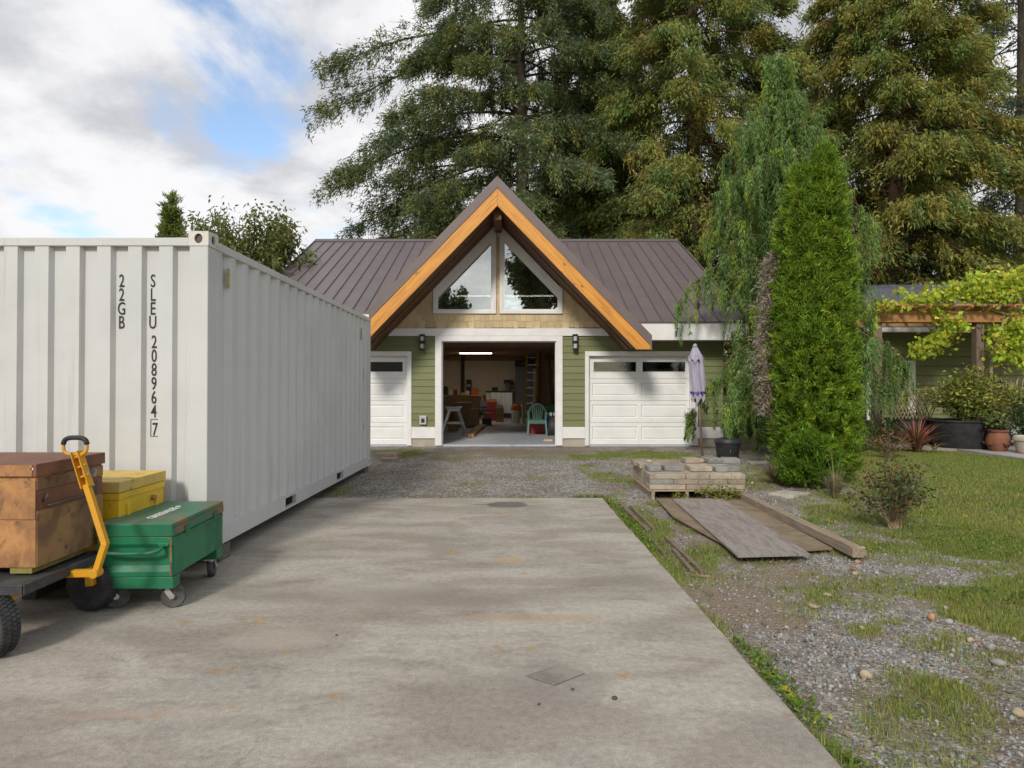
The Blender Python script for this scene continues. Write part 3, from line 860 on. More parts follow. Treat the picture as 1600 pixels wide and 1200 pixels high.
mb.build('front_axle', m_cartyel, wg, bev=.006)
mb = MB(); mb.bar((-2.765, 4.275, .345), (-2.755, 4.275, .185), .055, .05, (1, 0, 0)); mb.build('axle_bracket', m_cartyel, wg, bev=.006)
mb = MB(); mb.bar((-3.85, 3.64, .172), (-3.85, 4.30, .172), .04, .04); mb.bar((-3.85, 3.95, .2), (-3.85, 3.95, .34), .3, .05, (1, 0, 0)); mb.build('rear_axle', m_cartyel, wg, bev=.005)
A = Vector((-2.86, 4.02, .335)); B = P(150, 895, 3.96); K = P(165, 848, 3.96); T = P(119, 706, 4.02)
mb = MB(); mb.bar(A, B, .045, .042); mb.tube([B + Vector((0, -.034, 0)), B + Vector((0, .034, 0))], .028, 14)
mb.build('drawbar', m_cartyel, wg, bev=.004)
hd = MB(); Tm = K.lerp(T, .64); hd.bar(B, K, .035, .038, (0, 1, 0)); hd.bar(K - Vector((0, 0, .010)), Tm, .035, .038, (0, 1, 0))
ho = hd.build('handle', m_cartyel, wg, bev=.004)
cl = MB()
dv = (T - Tm).normalized(); sd = Vector((dv.z, 0, -dv.x))
for s in (-1, 1):
    cl.bar(Tm - dv * .02 + sd * .024 * s, T + sd * .020 * s, .058, .006, (1, 0, .3))
cl.bar(Tm - dv * .01 + Vector((0, .026, 0)), T + Vector((0, .026, 0)), .05, .006, (0, 1, 0))
for q in (.25, .55, .85):
    pp = Tm.lerp(T, q); cl.tube([pp - sd * .033, pp + sd * .033], .008, 8)
cl.build('handle_clamp', m_cartyel, ho, bev=.002)
gc = P(117.5, 697, 4.02); rw, rh = .072, .052
loop = []
for k in range(33):
    a = -PI / 2 + 2 * PI * k / 32
    ca, sa = math.cos(a), math.sin(a)
    q = (abs(ca) ** 3.2 + abs(sa) ** 3.2) ** (-1 / 3.2)
    loop.append(gc + Vector((rw * ca * q, 0, rh * sa * q)))
MB().tube(loop[:11], .0105, 10).build('grip_loop', m_cartyel, ho, smooth=True); MB().tube(loop[22:], .0105, 10).build('grip_loop', m_cartyel, ho, smooth=True)
MB().tube(loop[9:24], .0145, 12).build('rubber_grip', m_black, ho, smooth=True)

# brown chest lying on the wagon
bc = thing('tool_chest', 'large rusty orange brown steel tool chest riding on the wagon', 'tool chest', (-3.36, 4.1, DZ))
BX0, BX1, BY0, BY1, BZ0, BZ1 = -4.02, -2.772, 3.80, 4.42, .432, .965
for x in (BX0 + .1, BX1 - .16):
    MB().box(x, x + .13, BY0 + .01, BY1 - .12, DZ + .012, BZ0 - .001).build('skid', m_olive, bc, bev=.004)
mb = MB(); zs = .712
mb.box(BX0, BX1 - .004, BY0 + .004, BY1, BZ0, BZ1 - .002); fo = mb.build('body', m_rust, bc, bev=.004)
MB().box(BX0, BX1 - .002, BY0, BY0 + .003, BZ0 + .004, zs - .004).build('front_sheet', m_rust, bc, bev=.002)
MB().box(BX0, BX1 - .002, BY0 - .002, BY0 + .003, zs + .004, BZ1 - .024).build('front_sheet', m_rust, bc, bev=.002)
# right end: lower sheet, inset handle tray, upper band
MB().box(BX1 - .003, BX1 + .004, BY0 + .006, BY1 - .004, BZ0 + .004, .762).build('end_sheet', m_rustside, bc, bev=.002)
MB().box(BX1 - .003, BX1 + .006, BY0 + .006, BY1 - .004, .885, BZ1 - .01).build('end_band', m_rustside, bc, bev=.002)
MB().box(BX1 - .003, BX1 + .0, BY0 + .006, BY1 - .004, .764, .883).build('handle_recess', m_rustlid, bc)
MB().tube([(BX1 + .002, BY0 + .06, .81), (BX1 + .02, BY0 + .065, .84), (BX1 + .02, BY0 + .07, .86)], .008, 8).build('lifting_handle', m_steel_d, bc, smooth=True)
MB().tube([(BX1 + .02, BY0 + .07, .785), (BX1 + .02, BY1 - .16, .785)], .007, 8).build('lifting_handle', m_steel_d, bc, smooth=True)
MB().lathe([(.028, 0), (.028, .006), (.018, .007), (.016, .002), (0, .002)], (BX1 + .006, BY1 - .11, .918), 20, 'x').build('lock', m_chrome, bc)
MB().box(BX1 + .001, BX1 + .012, BY1 - .13, BY1 - .07, .775, .86).build('hasp', m_steel_d, bc, bev=.003)
mb = MB(); mb.box(BX0 - .012, BX1 + .012, BY0 - .012, BY1 + .012, BZ1, 1.040)
mb.build('lid', m_rustlid, bc, bev=.005)
MB().box(BX0 - .010, BX1 - .012, BY0 - .016, BY0 - .013, BZ1 + .004, 1.034).build('lid_front', m_rust, bc)
MB().lathe([(.009, 0), (.007, .006), (0, .008)], (BX1 - .012, BY0 - .016, 1.012), 12, 'y').build('bolt', m_cast, bc)
# ------------------------------------------------------------------ garage
m_side = M('green_siding', (.170, .180, .075), (.150, .162, .068), sc=3, st=(.6, 4, 9), rough=.6, bmp=.12, bsc=30, tint=.09, grain=.06)
m_trim = M('white_trim', (.74, .72, .70), (.68, .66, .64), sc=3, c3=(.55, .52, .47), sc3=5, lo3=.66, hi3=.8, rough=.5, grain=.02)
m_door = M('white_door', (.76, .755, .72), (.71, .70, .67), sc=2, c3=(.60, .57, .51), sc3=5, lo3=.60, hi3=.8, rough=.42, grain=.02, bmp=.06, bsc=120)
m_tan = M('tan_shingle', (.54, .42, .245), (.47, .36, .205), sc=5, st=(6, 6, .8), rough=.75, bmp=.15, bsc=30, tint=.15)
m_roof = M('brown_metal_roof', (.140, .112, .112), (.125, .100, .100), sc=2, c3=(.165, .14, .14), sc3=3, lo3=.55, hi3=.8, rough=.38, grain=.03, tint=.06, spec=.5, bmp=.35, bsc=2.2, bd=.02)
m_roofrib = M('brown_metal_rib', (.105, .082, .084), rough=.42, grain=.03, spec=.5)
m_roofedge = M('brown_metal_edge', (.155, .118, .112), (.14, .108, .102), sc=3, rough=.45, grain=.03)
m_barge = M('orange_stained_fir', (.64, .285, .036), (.50, .195, .022), sc=2.2, lo=.4, hi=.62, st=(1, 1, 1), c3=(.30, .10, .02), sc3=7.5, lo3=.66, hi3=.73, rough=.45, grain=.06)
m_bargeR = sloped_wood('orange_fir_right', -math.atan(1.03)); m_bargeL = sloped_wood('orange_fir_left', math.atan(1.03))
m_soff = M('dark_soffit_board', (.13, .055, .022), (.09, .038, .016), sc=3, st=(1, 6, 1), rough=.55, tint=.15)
m_found = M('foundation_concrete', (.40, .355, .28), (.33, .285, .22), sc=3, rough=.9, bmp=.25, bsc=50)
m_floor_in = M('garage_floor', (.44, .46, .50), (.38, .40, .44), sc=1.4, c3=(.20, .20, .21), sc3=2.5, lo3=.55, hi3=.75, rough=.28, rough2=.45, grain=.03)
m_inwall = M('tan_interior_wall', (.72, .62, .49), (.66, .56, .44), sc=1.2, rough=.85)
m_joist = M('joist_wood', (.46, .29, .16), (.36, .22, .12), sc=4, st=(1, 1, 6), rough=.75, tint=.12)
m_darkwood = M('dark_beam', (.07, .045, .03), (.05, .03, .02), sc=5, rough=.7)
m_lampblk = M('lantern_metal', (.025, .025, .028), rough=.45)
m_frost = M('lantern_glass', (.45, .46, .47), rough=.25)
m_gal = M('grey_plastic', (.45, .45, .44), rough=.5)
g_win = glass_mat('gable_glass', (.55, .58, .54), .56, .012)
g_door = glass_mat('door_glass', (.35, .36, .36), .05, .03)
WY = 15.9
XC = -.325
gar = thing('garage', 'green garage with brown metal roof and orange timber gable over an open bay', 'garage', (XC, WY, -.05))
WL, WR = -6.2, 5.14
ZB = -.10
BT = 2.627                                        # underside of the white belt
doors = [(-5.02, -2.55, 2.143), (-1.715, 1.076, 2.502), (1.87, 4.365, 2.143)]
# structural walls round the openings
fw = MB()
xs = [WL] + [q for d in doors for q in d[:2]] + [WR]
for i in range(0, len(xs), 2):
    fw.box(xs[i], xs[i + 1], WY + .022, WY + .20, .133, 2.90)
for a, b2, zt in doors:
    fw.box(a, b2, WY + .022, WY + .20, zt, 2.90)
front_wall = fw.build('front_wall', m_side, gar)
mb = MB()
for i in range(0, len(xs), 2):
    mb.box(xs[i] + .004, xs[i + 1] - .004, WY + .012, WY + .22, -.35, .131)
mb.box(WL + .004, WR - .004, WY + .07, WY + .21, -.35, -.045)
mb.build('foundation', m_found, gar, bev=.006)
# lap siding, one board at a time
def lap(xa, xb, z0, z1, parent, y=WY + .022, mat=m_side):
    if xb - xa < .02: return
    mb = MB()
    mb.prism([(y - .030, z0), (y - .010, z1 + .02), (y - .0005, z1 + .02), (y - .0005, z0)], xa, xb, 'x')
    mb.build('siding_board', mat, parent)
EXP = .1645
z = .413; row = 0
while z < BT - .01:
    z1 = min(z + EXP, BT)
    top = z1 > 2.255
    spans = [(WL, -2.33 + 0 if False else -1.87)] if top else [(WL, -5.12), (-2.447, -1.87)]
    spans += [(1.23, WR)] if top else [(1.23, 1.777), (4.52, WR)]
    for a, b2 in spans:
        cuts = [a] + [a + (b2 - a) * k for k in ([] if b2 - a < 2.2 else [.28 + .4 * ((row * 37) % 100) / 100])] + [b2]
        for k in range(len(cuts) - 1):
            lap(cuts[k] + .001, cuts[k + 1] - .001, z, z1 - .004, front_wall)
    z += EXP; row += 1
# white skirt, belt, door casings
def trimbox(n, x0, x1, z0, z1, y0=WY - .030, y1=WY + .021):
    MB().box(x0, x1, y0, y1, z0, z1).build(n, m_trim, gar, bev=.003)
for a, b2 in ((WL, -5.122), (-2.445, -1.872), (1.232, 1.775), (4.522, WR)):
    trimbox('skirt_board', a, b2, .135, .411, WY - .022)
trimbox('belt_board', -3.35, 2.72, BT + .002, 2.812, WY - .034)
for (a, b2, zt), (o0, o1), ot in zip(doors, ((-5.12, -2.447), (-1.87, 1.23), (1.777, 4.52)), (2.253, BT, 2.253)):
    trimbox('casing', o0, a, -.04, ot - .111 if ot < 2.6 else ot); trimbox('casing', b2, o1, -.04, ot - .111 if ot < 2.6 else ot)
    if ot < 2.6: trimbox('casing', o0, o1, zt, ot, WY - .032)
    else: trimbox('casing', a, b2, zt, ot, WY - .032)
    for x0, x1 in ((a, a + .02), (b2 - .02, b2)):
        MB().box(x0, x1, WY + .021, WY + .22, -.04, zt - .02).build('jamb', m_trim, gar)
    MB().box(a, b2, WY + .021, WY + .22, zt - .02, zt).build('jamb', m_trim, gar)
# sectional doors
def garage_door(a, b2, zt):
    a += .022; b2 -= .022; zt -= .022; z0 = -.02; y = WY + .085
    dr = MB().box(a, b2, y + .035, y + .045, z0 + .01, zt - .3).build('garage_door', m_door, gar)
    h = (zt - z0) / 4
    w = (b2 - a)
    cols = [(a + .075, a + w / 2 - .05), (a + w / 2 + .05, b2 - .075)]
    for k in range(4):
        s0, s1 = z0 + k * h + .003, z0 + (k + 1) * h - .003
        mb = MB()
        if k < 3:
            xs2 = [a, cols[0][0], cols[0][1], cols[1][0], cols[1][1], b2]
            za, zb = s0 + .11, s1 - .10
            mb.box(a, b2, y, y + .034, s0, za); mb.box(a, b2, y, y + .034, zb, s1)
            for q in (0, 2, 4): mb.box(xs2[q], xs2[q + 1], y, y + .034, za, zb)
            for c0, c1 in cols:
                e = .022                              # recessed moulding then a raised field
                o_ = [(c0, y, za), (c1, y, za), (c1, y, zb), (c0, y, zb)]
                i_ = [(c0 + e, y + .018, za + e), (c1 - e, y + .018, za + e), (c1 - e, y + .018, zb - e), (c0 + e, y + .018, zb - e)]
                j_ = [(c0 + 2 * e, y + .003, za + 2 * e), (c1 - 2 * e, y + .003, za + 2 * e), (c1 - 2 * e, y + .003, zb - 2 * e), (c0 + 2 * e, y + .003, zb - 2 * e)]
                mb.add(o_ + i_ + j_, [(q, (q + 1) % 4, 4 + (q + 1) % 4, 4 + q) for q in range(4)] + [(4 + q, 4 + (q + 1) % 4, 8 + (q + 1) % 4, 8 + q) for q in range(4)] + [(8, 9, 10, 11)])
        else:
            za, zb = s0 + .15, s1 - .10
            mb.box(a, b2, y, y + .034, s0, za); mb.box(a, b2, y, y + .034, zb, s1)
            xs2 = [a, cols[0][0] + .01, cols[0][1] - .01, cols[1][0] + .01, cols[1][1] - .01, b2]
            for q in (0, 2, 4): mb.box(xs2[q], xs2[q + 1], y, y + .034, za, zb)
            for q in (1, 3):
                MB().box(xs2[q], xs2[q + 1], y + .014, y + .018, za, zb).build('pane', g_door, dr)
                fr = MB()
                for bx in ((xs2[q], xs2[q + 1], za, za + .02), (xs2[q], xs2[q + 1], zb - .02, zb), (xs2[q], xs2[q] + .02, za + .02, zb - .02), (xs2[q + 1] - .02, xs2[q + 1], za + .02, zb - .02)):
                    fr.box(bx[0], bx[1], y - .006, y + .012, bx[2], bx[3])
                fr.build('pane_frame', m_door, dr, bev=.003)
        mb.build('door_section', m_door, dr, bev=.003)
    MB().box(a, b2, y + .004, y + .03, z0 - .02, z0 + .001).build('bottom_seal', m_black, dr)
garage_door(*doors[0]); garage_door(*doors[2])

# gable wall, windows, shingles
apz = lambda x: 5.42 - 1.03 * abs(x + .335)
gw = MB()
gw.prism([(-2.86, 2.814), (-1.86, 2.814), (-1.86, apz(-1.86)), (-2.86, apz(-2.86))], WY + .022, WY + .16)
gw.prism([(1.17, 2.814), (2.17, 2.814), (2.17, apz(2.17)), (1.17, apz(1.17))], WY + .022, WY + .16)
gw.box(-1.86, 1.17, WY + .022, WY + .16, 2.814, 3.21); gw.box(-.45, -.24, WY + .022, WY + .16, 3.21, 5.15)
gable_wall = gw.build('gable_wall', m_tan, gar)
OUTL = [(-1.917, 3.172), (-.388, 3.172), (-.388, 5.33), (-1.917, 3.757)]
INL = [(-1.800, 3.280), (-.512, 3.280), (-.512, 4.885), (-1.800, 3.555)]
def shrink(poly, k):
    cx = sum(p[0] for p in poly) / len(poly); cz = sum(p[1] for p in poly) / len(poly)
    return [(cx + (a - cx) * k, cz + (b - cz) * k) for a, b in poly]
for sgn in (1, -1):
    mp = (lambda p: p) if sgn == 1 else (lambda p: (-.69 - p[0], p[1]))
    o_, i_ = [mp(p) for p in OUTL], [mp(p) for p in INL]
    win = MB()
    def ring(mb, A_, B_, y0, y1):
        n = len(A_)
        vs = [(a, y0, b) for a, b in A_] + [(a, y0, b) for a, b in B_] + [(a, y1, b) for a, b in A_] + [(a, y1, b) for a, b in B_]
        fs = []
        for k in range(n):
            k2 = (k + 1) % n
            fs += [(k, k2, n + k2, n + k), (2 * n + k, 3 * n + k, 3 * n + k2, 2 * n + k2), (k, 2 * n + k, 2 * n + k2, k2), (n + k, n + k2, 3 * n + k2, 3 * n + k)]
        mb.add(vs, fs)
    ring(win, o_, [(a + (c_[0] - a) * .62, b + (c_[1] - b) * .62) for (a, b), c_ in zip(o_, i_)], WY - .034, WY + .06)
    wo_ = win.build('window', m_trim, gar)
    fr = MB(); ring(fr, [(a + (c_[0] - a) * .60, b + (c_[1] - b) * .60) for (a, b), c_ in zip(o_, i_)], i_, WY - .014, WY + .05)
    fr.build('frame', m_trim, wo_)
    gp = MB(); gp.prism(shrink(i_, 1.02), WY + .012, WY + .016); gp.build('pane', g_win, wo_)
def shingle(xa, xb, z0, z1):
    j = R.uniform(0, .028)
    MB().prism([(WY + .004, z0 - j + .006), (WY + .014, z1 + .02), (WY + .021, z1 + .02), (WY + .021, z0 - j + .006)], xa + .004, xb - .004, 'x').build('shingle', m_tan, gable_wall)
z = 2.83
while z < 5.0:
    z1 = z + .168
    half = (5.45 - z) / 1.03 + .02
    x = -.345 - half
    while x < -.345 + half:
        w = R.choice((.10, .13, .16, .19, .22, .26))
        xb = min(x + w, -.345 + half)
        segs = [(x, xb)]
        if z1 > 3.19:
            segs = []
            for s0, s1 in ((-9, -1.90), (-.393, -.297), (1.21, 9)):
                a, b2 = max(x, s0), min(xb, s1)
                if b2 - a > .03: segs.append((a, b2))
        for a, b2 in segs:
            m_ = (a + b2) / 2
            if z - .06 < apz(m_): shingle(a, b2, z, z1)
        x = xb
    z = z1
# main roof
EY, RY, EZ, RZ = 15.25, 22.0, 2.914, 6.265
SL = (RZ - EZ) / (RY - EY)
zm = lambda y: EZ + SL * (y - EY)
GA, GM = 6.02, 1.03                                # dormer apex and slope
XT = 3.39                                          # dormer half width
RL, RR = -6.60, 5.55
valley = lambda x: max(EY, EY + (GA - GM * abs(x - XC) - .22 - EZ) / SL)
x = RL; pw = .337
while x < RR - .02:
    xb = min(x + pw, RR)
    ya, yb = valley(x), valley(xb)
    inside = lambda q: abs(q - XC) < XT - .05
    ya = ya if inside(x) else EY; yb = yb if inside(xb) else EY
    if ya < RY - .05 or yb < RY - .05:
        mb = MB()
        mb.slab([(x + .001, min(ya, RY)), (xb - .001, min(yb, RY)), (xb - .001, RY), (x + .001, RY)], lambda a, b: zm(b), .02)
        po = mb.build('roof_panel', m_roof, gar)
        MB().slab([(x - .011, ya), (x + .011, ya), (x + .011, RY - .02), (x - .011, RY - .02)], lambda a, b: zm(b) + .030, .035).build('seam', m_roofrib, po)
    mb = MB().slab([(x + .001, RY), (xb - .001, RY), (xb - .001, 2 * RY - EY), (x + .001, 2 * RY - EY)], lambda a, b: zm(2 * RY - b), .02)
    mb.build('roof_panel', m_roof, gar)
    x = xb
MB().prism([(RY - .16, RZ - .06), (RY - .02, RZ + .055), (RY + .02, RZ + .055), (RY + .16, RZ - .06)], RL - .02, RR + .02, 'x').build('ridge_cap', m_roofrib, gar)
for xx in (RL, RR):
    a, b2 = (xx - .03, xx - .002) if xx < 0 else (xx + .002, xx + .03)
    MB().slab([(a, EY - .01), (b2, EY - .01), (b2, RY), (a, RY)], lambda p, q: zm(q) + .04, .26).build('rake_trim', m_roofedge, gar)
    MB().slab([(a, RY), (b2, RY), (b2, 2 * RY - EY), (a, 2 * RY - EY)], lambda p, q: zm(2 * RY - q) + .04, .26).build('rake_trim', m_roofedge, gar)
for a, b2 in ((RL, XC - 3.0), (XC + 3.0, RR)):
    MB().box(a, b2, EY + .012, EY + .036, 2.49, 2.885).build('fascia', m_trim, gar, bev=.003)
    MB().box(a, b2, EY - .006, EY + .011, 2.882, 2.925).build('eave_flashing', m_roofrib, gar)
    MB().box(a, b2, EY + .037, WY + .02, 2.50, 2.515).build('soffit', m_trim, gar)
# side and back walls, ceiling over the bays, loft floor
BY = 28.4
mb = MB()
for xx in (WL, WR - .16):
    mb.prism([(WY + .2, -.1), (BY, -.1), (BY, 2.9), (RY, zm(RY) - .14), (WY + .2, 3.05)], xx, xx + .16, 'x')
mb.box(WL, WR, BY, BY + .15, -.1, 3.0)
mb.build('side_and_back_wall', m_side, gar)
for z0 in np.arange(.413, 2.6, EXP):
    MB().prism([(WR + .0005, z0), (WR + .022, z0), (WR + .004, z0 + EXP + .015), (WR + .0005, z0 + EXP + .015)], WY + .02, BY, 'y').build('siding_board', m_side, gar)
mb = MB(); mb.box(WL + .17, WL + .19, WY + .21, BY - .01, -.05, 2.85); mb.box(WR - .19, WR - .17, WY + .21, BY - .01, -.05, 2.85); mb.box(WL + .19, WR - .19, BY - .03, BY - .01, -.05, 2.85)
mb.build('interior_wall', m_inwall, gar)
MB().box(WL + .17, WR - .17, WY + .05, BY - .01, -.3, -.02).build('floor_slab', m_floor_in, gar)
MB().box(WL + .17, WR - .17, WY + .21, BY - .01, 2.86, 2.90).build('ceiling', m_joist, gar)
mb_n = 0
for yj in np.arange(WY + .5, BY, .62):
    MB().box(WL + .2, WR - .2, yj, yj + .045, 2.64, 2.858).build('joist', m_joist, gar)
for xp in (-2.2, .62): MB().box(xp, xp + .14, BY - .2, BY - .04, -.02, 2.637).build('post', m_darkwood, gar)
MB().box(WL + .2, WR - .2, BY - .08, BY - .031, 2.42, 2.637).build('ledger', m_joist, gar)
MB().box(-3.2, 2.6, 20.5, 20.56, 2.92, 5.1).build('loft_partition', m_inwall, gar)
# dormer roof
for s in (-1, 1):
    X = lambda q: XC + s * q
    zf = lambda a, b: GA - GM * abs(a - XC)
    ends = [14.42] + list(np.arange(14.75, 21.3, .34)) + [21.45]
    for i in range(len(ends) - 1):
        ya, yb = ends[i], ends[i + 1]
        lo = lambda y: XT if y < 15.86 else min(XT, (GA - zm(y)) / GM)
        qa, qb = lo(ya + .001), lo(yb)
        if ya < 15.86 < yb: qb = lo(yb); qa = XT
        qa, qb = max(qa, .02), max(qb, .02)
        mb = MB().slab([(X(.0), ya + .001), (X(qa), ya + .001), (X(qb), yb - .001), (X(.0), yb - .001)], zf, .05)
        po = mb.build('roof_panel', m_roof, gar)
        MB().slab([(X(.02), ya - .010), (X(qa - .01), ya - .010), (X(qa - .01), ya + .010), (X(.02), ya + .010)], lambda a, b: zf(a, b) + .03, .035).build('seam', m_roofrib, po)
    # metal rake edge, orange barge board, second fly rafter, boarded soffit
    MB().prism([(X(0), GA + .03), (X(XT + .02), GA + .03 - GM * (XT + .02)), (X(XT + .02), 2.21), (X(XT - .005), 2.21), (X(XT - .005), 5.79 - GM * (XT - .005)), (X(0), 5.79)], 14.375, 14.418).build('rake_trim', m_roofedge, gar, bev=.003)
    MB().prism([(X(.0015), 5.788), (X(XT - .008), 5.788 - GM * (XT - .008)), (X(XT - .008), 2.226), (X(3.07), 2.226), (X(.0015), 5.395)], 14.39, 14.45).build('barge_board', m_bargeR if s > 0 else m_bargeL, gar, bev=.004)
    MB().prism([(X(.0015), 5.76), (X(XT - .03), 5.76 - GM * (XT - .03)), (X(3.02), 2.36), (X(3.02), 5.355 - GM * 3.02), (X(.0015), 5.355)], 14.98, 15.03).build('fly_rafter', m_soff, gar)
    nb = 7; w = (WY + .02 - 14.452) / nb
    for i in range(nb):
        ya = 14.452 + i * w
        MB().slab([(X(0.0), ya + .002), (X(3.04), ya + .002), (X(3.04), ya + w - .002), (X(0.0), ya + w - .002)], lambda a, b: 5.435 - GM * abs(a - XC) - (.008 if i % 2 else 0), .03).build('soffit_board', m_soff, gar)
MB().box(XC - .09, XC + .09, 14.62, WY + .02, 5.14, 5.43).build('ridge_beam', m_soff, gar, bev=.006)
gl = MB().lathe([(.045, 0), (.05, .01), (.035, .05), (.045, .09), (0, .10)], (-.345, WY - .12, 5.02), 14).build('gable_lamp', m_gal, gar, smooth=True)
# wall lanterns and the outlet box
for xw, lab in ((-2.175, 'black two-light wall lantern on the siding left of the open bay'), (1.53, 'black two-light wall lantern on the siding right of the open bay')):
    t = thing('wall_lantern', lab, 'wall lantern', (xw, WY - .02, 2.3), 'lanterns beside the open bay')
    MB().box(xw - .065, xw + .065, WY - .035, WY - .012, 2.37, 2.66).build('back_plate', m_lampblk, t, bev=.004)
    for zc in (2.555, 2.375):
        MB().lathe([(.050, -.055), (.056, -.05), (.056, .05), (.050, .055)], (xw, WY - .11, zc), 16).build('glass_shade', m_frost, t, smooth=40)
    mb = MB()
    for zc in (2.645, 2.465, 2.295): mb.lathe([(.06, -.018), (.07, -.01), (.07, .012), (.05, .018)], (xw, WY - .11, zc), 16)
    for k in range(4):
        a = PI / 4 + k * PI / 2
        mb.box(xw + .063 * math.cos(a) - .006, xw + .063 * math.cos(a) + .006, WY - .11 + .063 * math.sin(a) - .006, WY - .11 + .063 * math.sin(a) + .006, 2.29, 2.65)
    mb.build('cage', m_lampblk, t, smooth=40)
t = thing('outlet_box', 'grey weatherproof outlet box low on the green siding', 'outlet', (-2.16, WY - .02, .45))
MB().box(-2.245, -2.08, WY - .07, WY - .012, .475, .665).build('box', m_gal, t, bev=.006)
MB().box(-2.25, -2.075, WY - .085, WY - .010, .665, .685).build('cover_flap', m_trim, t, bev=.004)
MB().box(-2.205, -2.12, WY - .078, WY - .071, .52, .62).build('socket', m_black, t, bev=.004)

# ------------------------------------------------------------------ inside the open bay
m_alu = M('brushed_aluminium', (.62, .63, .64), (.50, .51, .52), sc=12, rough=.35, met=.6)
m_whitepl = M('white_plastic', (.70, .70, .69), rough=.45)
m_card = M('cardboard', (.36, .235, .12), (.30, .19, .095), sc=4, rough=.85, tint=.12)
m_ply = M('clean_plywood', (.55, .38, .19), (.47, .31, .15), sc=3, st=(1, 1, 8), rough=.7, tint=.08)
m_stud = M('fresh_lumber', (.62, .42, .20), (.50, .32, .14), sc=3, st=(8, 1, 8), rough=.7, tint=.1)
m_brownbd = M('brown_board', (.34, .17, .095), (.24, .12, .065), sc=3, st=(8, 8, 1), rough=.6, tint=.25)
m_seag = M('green_plastic', (.065, .145, .115), rough=.45)
m_red = M('red_plastic', (.30, .025, .03), rough=.5)
m_blue = M('blue_plastic', (.02, .10, .42), rough=.45)
m_grn = M('bright_green_plastic', (.03, .30, .07), rough=.45)
m_oran = M('orange_plastic', (.62, .13, .02), rough=.5)
m_ladder = M('yellow_fibreglass', (.60, .42, .03), rough=.5)
m_stain = M('stainless', (.60, .60, .57), (.50, .50, .48), sc=8, st=(1, 1, .2), rough=.32, met=.75)
m_counter = M('counter_top', (.07, .035, .022), rough=.4)
m_greycab = M('grey_cabinet', (.16, .165, .175), rough=.5)
m_dk = M('dark_clutter', (.03, .03, .035), (.06, .055, .05), sc=9, rough=.6, tint=.3)
m_led = M('led_wide_panel', (.9, .9, .9), emit=((1.0, .86, .66), 12.0))
m_led2 = M('led_tube_loft', (.9, .9, .9), emit=((1.0, .95, .86), 3.0))
FZ = -.02
GI = lambda x, y: G(x, y, FZ)
# shop lights: one in the bay, one in the loft behind the gable windows
t = thing('shop_light', 'lit strip light hanging under the bay ceiling', 'strip light', (-1.38, 25.0, 2.6))
MB().box(-2.02, -.76, 24.84, 25.16, 2.60, 2.63).build('housing', m_whitepl, t, bev=.006)
MB().box(-2.0, -.78, 24.85, 25.15, 2.588, 2.598).build('tube', m_led, t, bev=.004)  # emitter widened into a flat panel to throw more light into the bay
mb = MB(); [mb.tube([(x_, 25.0, 2.64), (x_, 25.0, 2.86)], .004, 5) for x_ in (-1.9, -.9)]; mb.build('chain', m_dk, t)
t = thing('loft_light', 'long lit strip light seen through both gable windows', 'strip light', (-.2, 19.6, 4.0))
MB().box(-1.75, 1.3, 19.6, 19.68, 4.105, 4.14).build('housing', m_whitepl, t)
MB().box(-1.7, 1.25, 19.59, 19.67, 4.075, 4.104).build('tube', m_led2, t)
mb = MB(); [mb.tube([(x_, 19.64, 4.14), (x_, 19.64, 5.4)], .004, 5) for x_ in (-1.0, .5)]; mb.build('chain', m_dk, t)
# aluminium step bench
c = GI(708, 677)
t = thing('work_bench', 'folding aluminium work bench with white top standing in the open bay', 'work bench', (c.x, 19.3, FZ))
x0, x1, y0, y1, zt = -2.02, -1.43, 19.0, 19.45, .78
MB().box(x0 + .12, x1 - .10, y0 + .02, y1 - .02, zt - .13, zt - .05).build('apron', m_whitepl, t, bev=.01)
MB().box(x0 + .08, x1 - .06, y0, y1, zt - .045, zt).build('top', m_whitepl, t, bev=.015)
for sx, xa, xb in ((-1, x0 + .18, x0 - .03), (1, x1 - .16, x1 + .06)):
    for ya, yb in ((y0 + .06, y0 - .03), (y1 - .06, y1 + .05)):
        MB().bar((xa, ya, zt - .12), (xb, yb, FZ), .03, .075).build('leg', m_alu, t, bev=.004)
for yy in (y0 - .005, y1 + .02):
    MB().bar((x0 + .02, yy, .30), (x1 - .0, yy, .30), .02, .04).build('stretcher', m_alu, t)
# boxes, sheets, lumber
def carton(xa, xb, y0, y1, h, lab, mat=m_card, z0=FZ, nm='cardboard_box', cat='box'):
    t = thing(nm, lab, cat, ((xa + xb) / 2, (y0 + y1) / 2, z0))
    MB().box(xa, xb, y0, y1, z0, z0 + h).build('carton', mat, t, bev=.006)
    MB().box(xa - .003, (xa + xb) / 2 - .004, y0 - .003, y1 + .003, z0 + h, z0 + h + .005).build('flap', mat, t)
    MB().box((xa + xb) / 2 + .004, xb + .003, y0 - .003, y1 + .003, z0 + h, z0 + h + .005).build('flap', mat, t)
carton(-1.48, -1.13, 22.3, 22.7, .60, 'tall plain cardboard box on the bay floor behind the loose lumber')
carton(-1.98, -1.42, 22.4, 23.0, .80, 'large cardboard box standing behind the aluminium work bench')
carton(-1.98, -1.70, 20.3, 20.6, .26, 'small cardboard box under the aluminium work bench')
mb = MB(); mb.bar((-2.05, 23.3, FZ), (-2.05, 23.4, 1.02), .9, .018, (0, 1, 0)); solo('plywood_sheet', mb, m_ply, 'clean plywood sheet leaning upright behind the cardboard boxes', 'plywood')
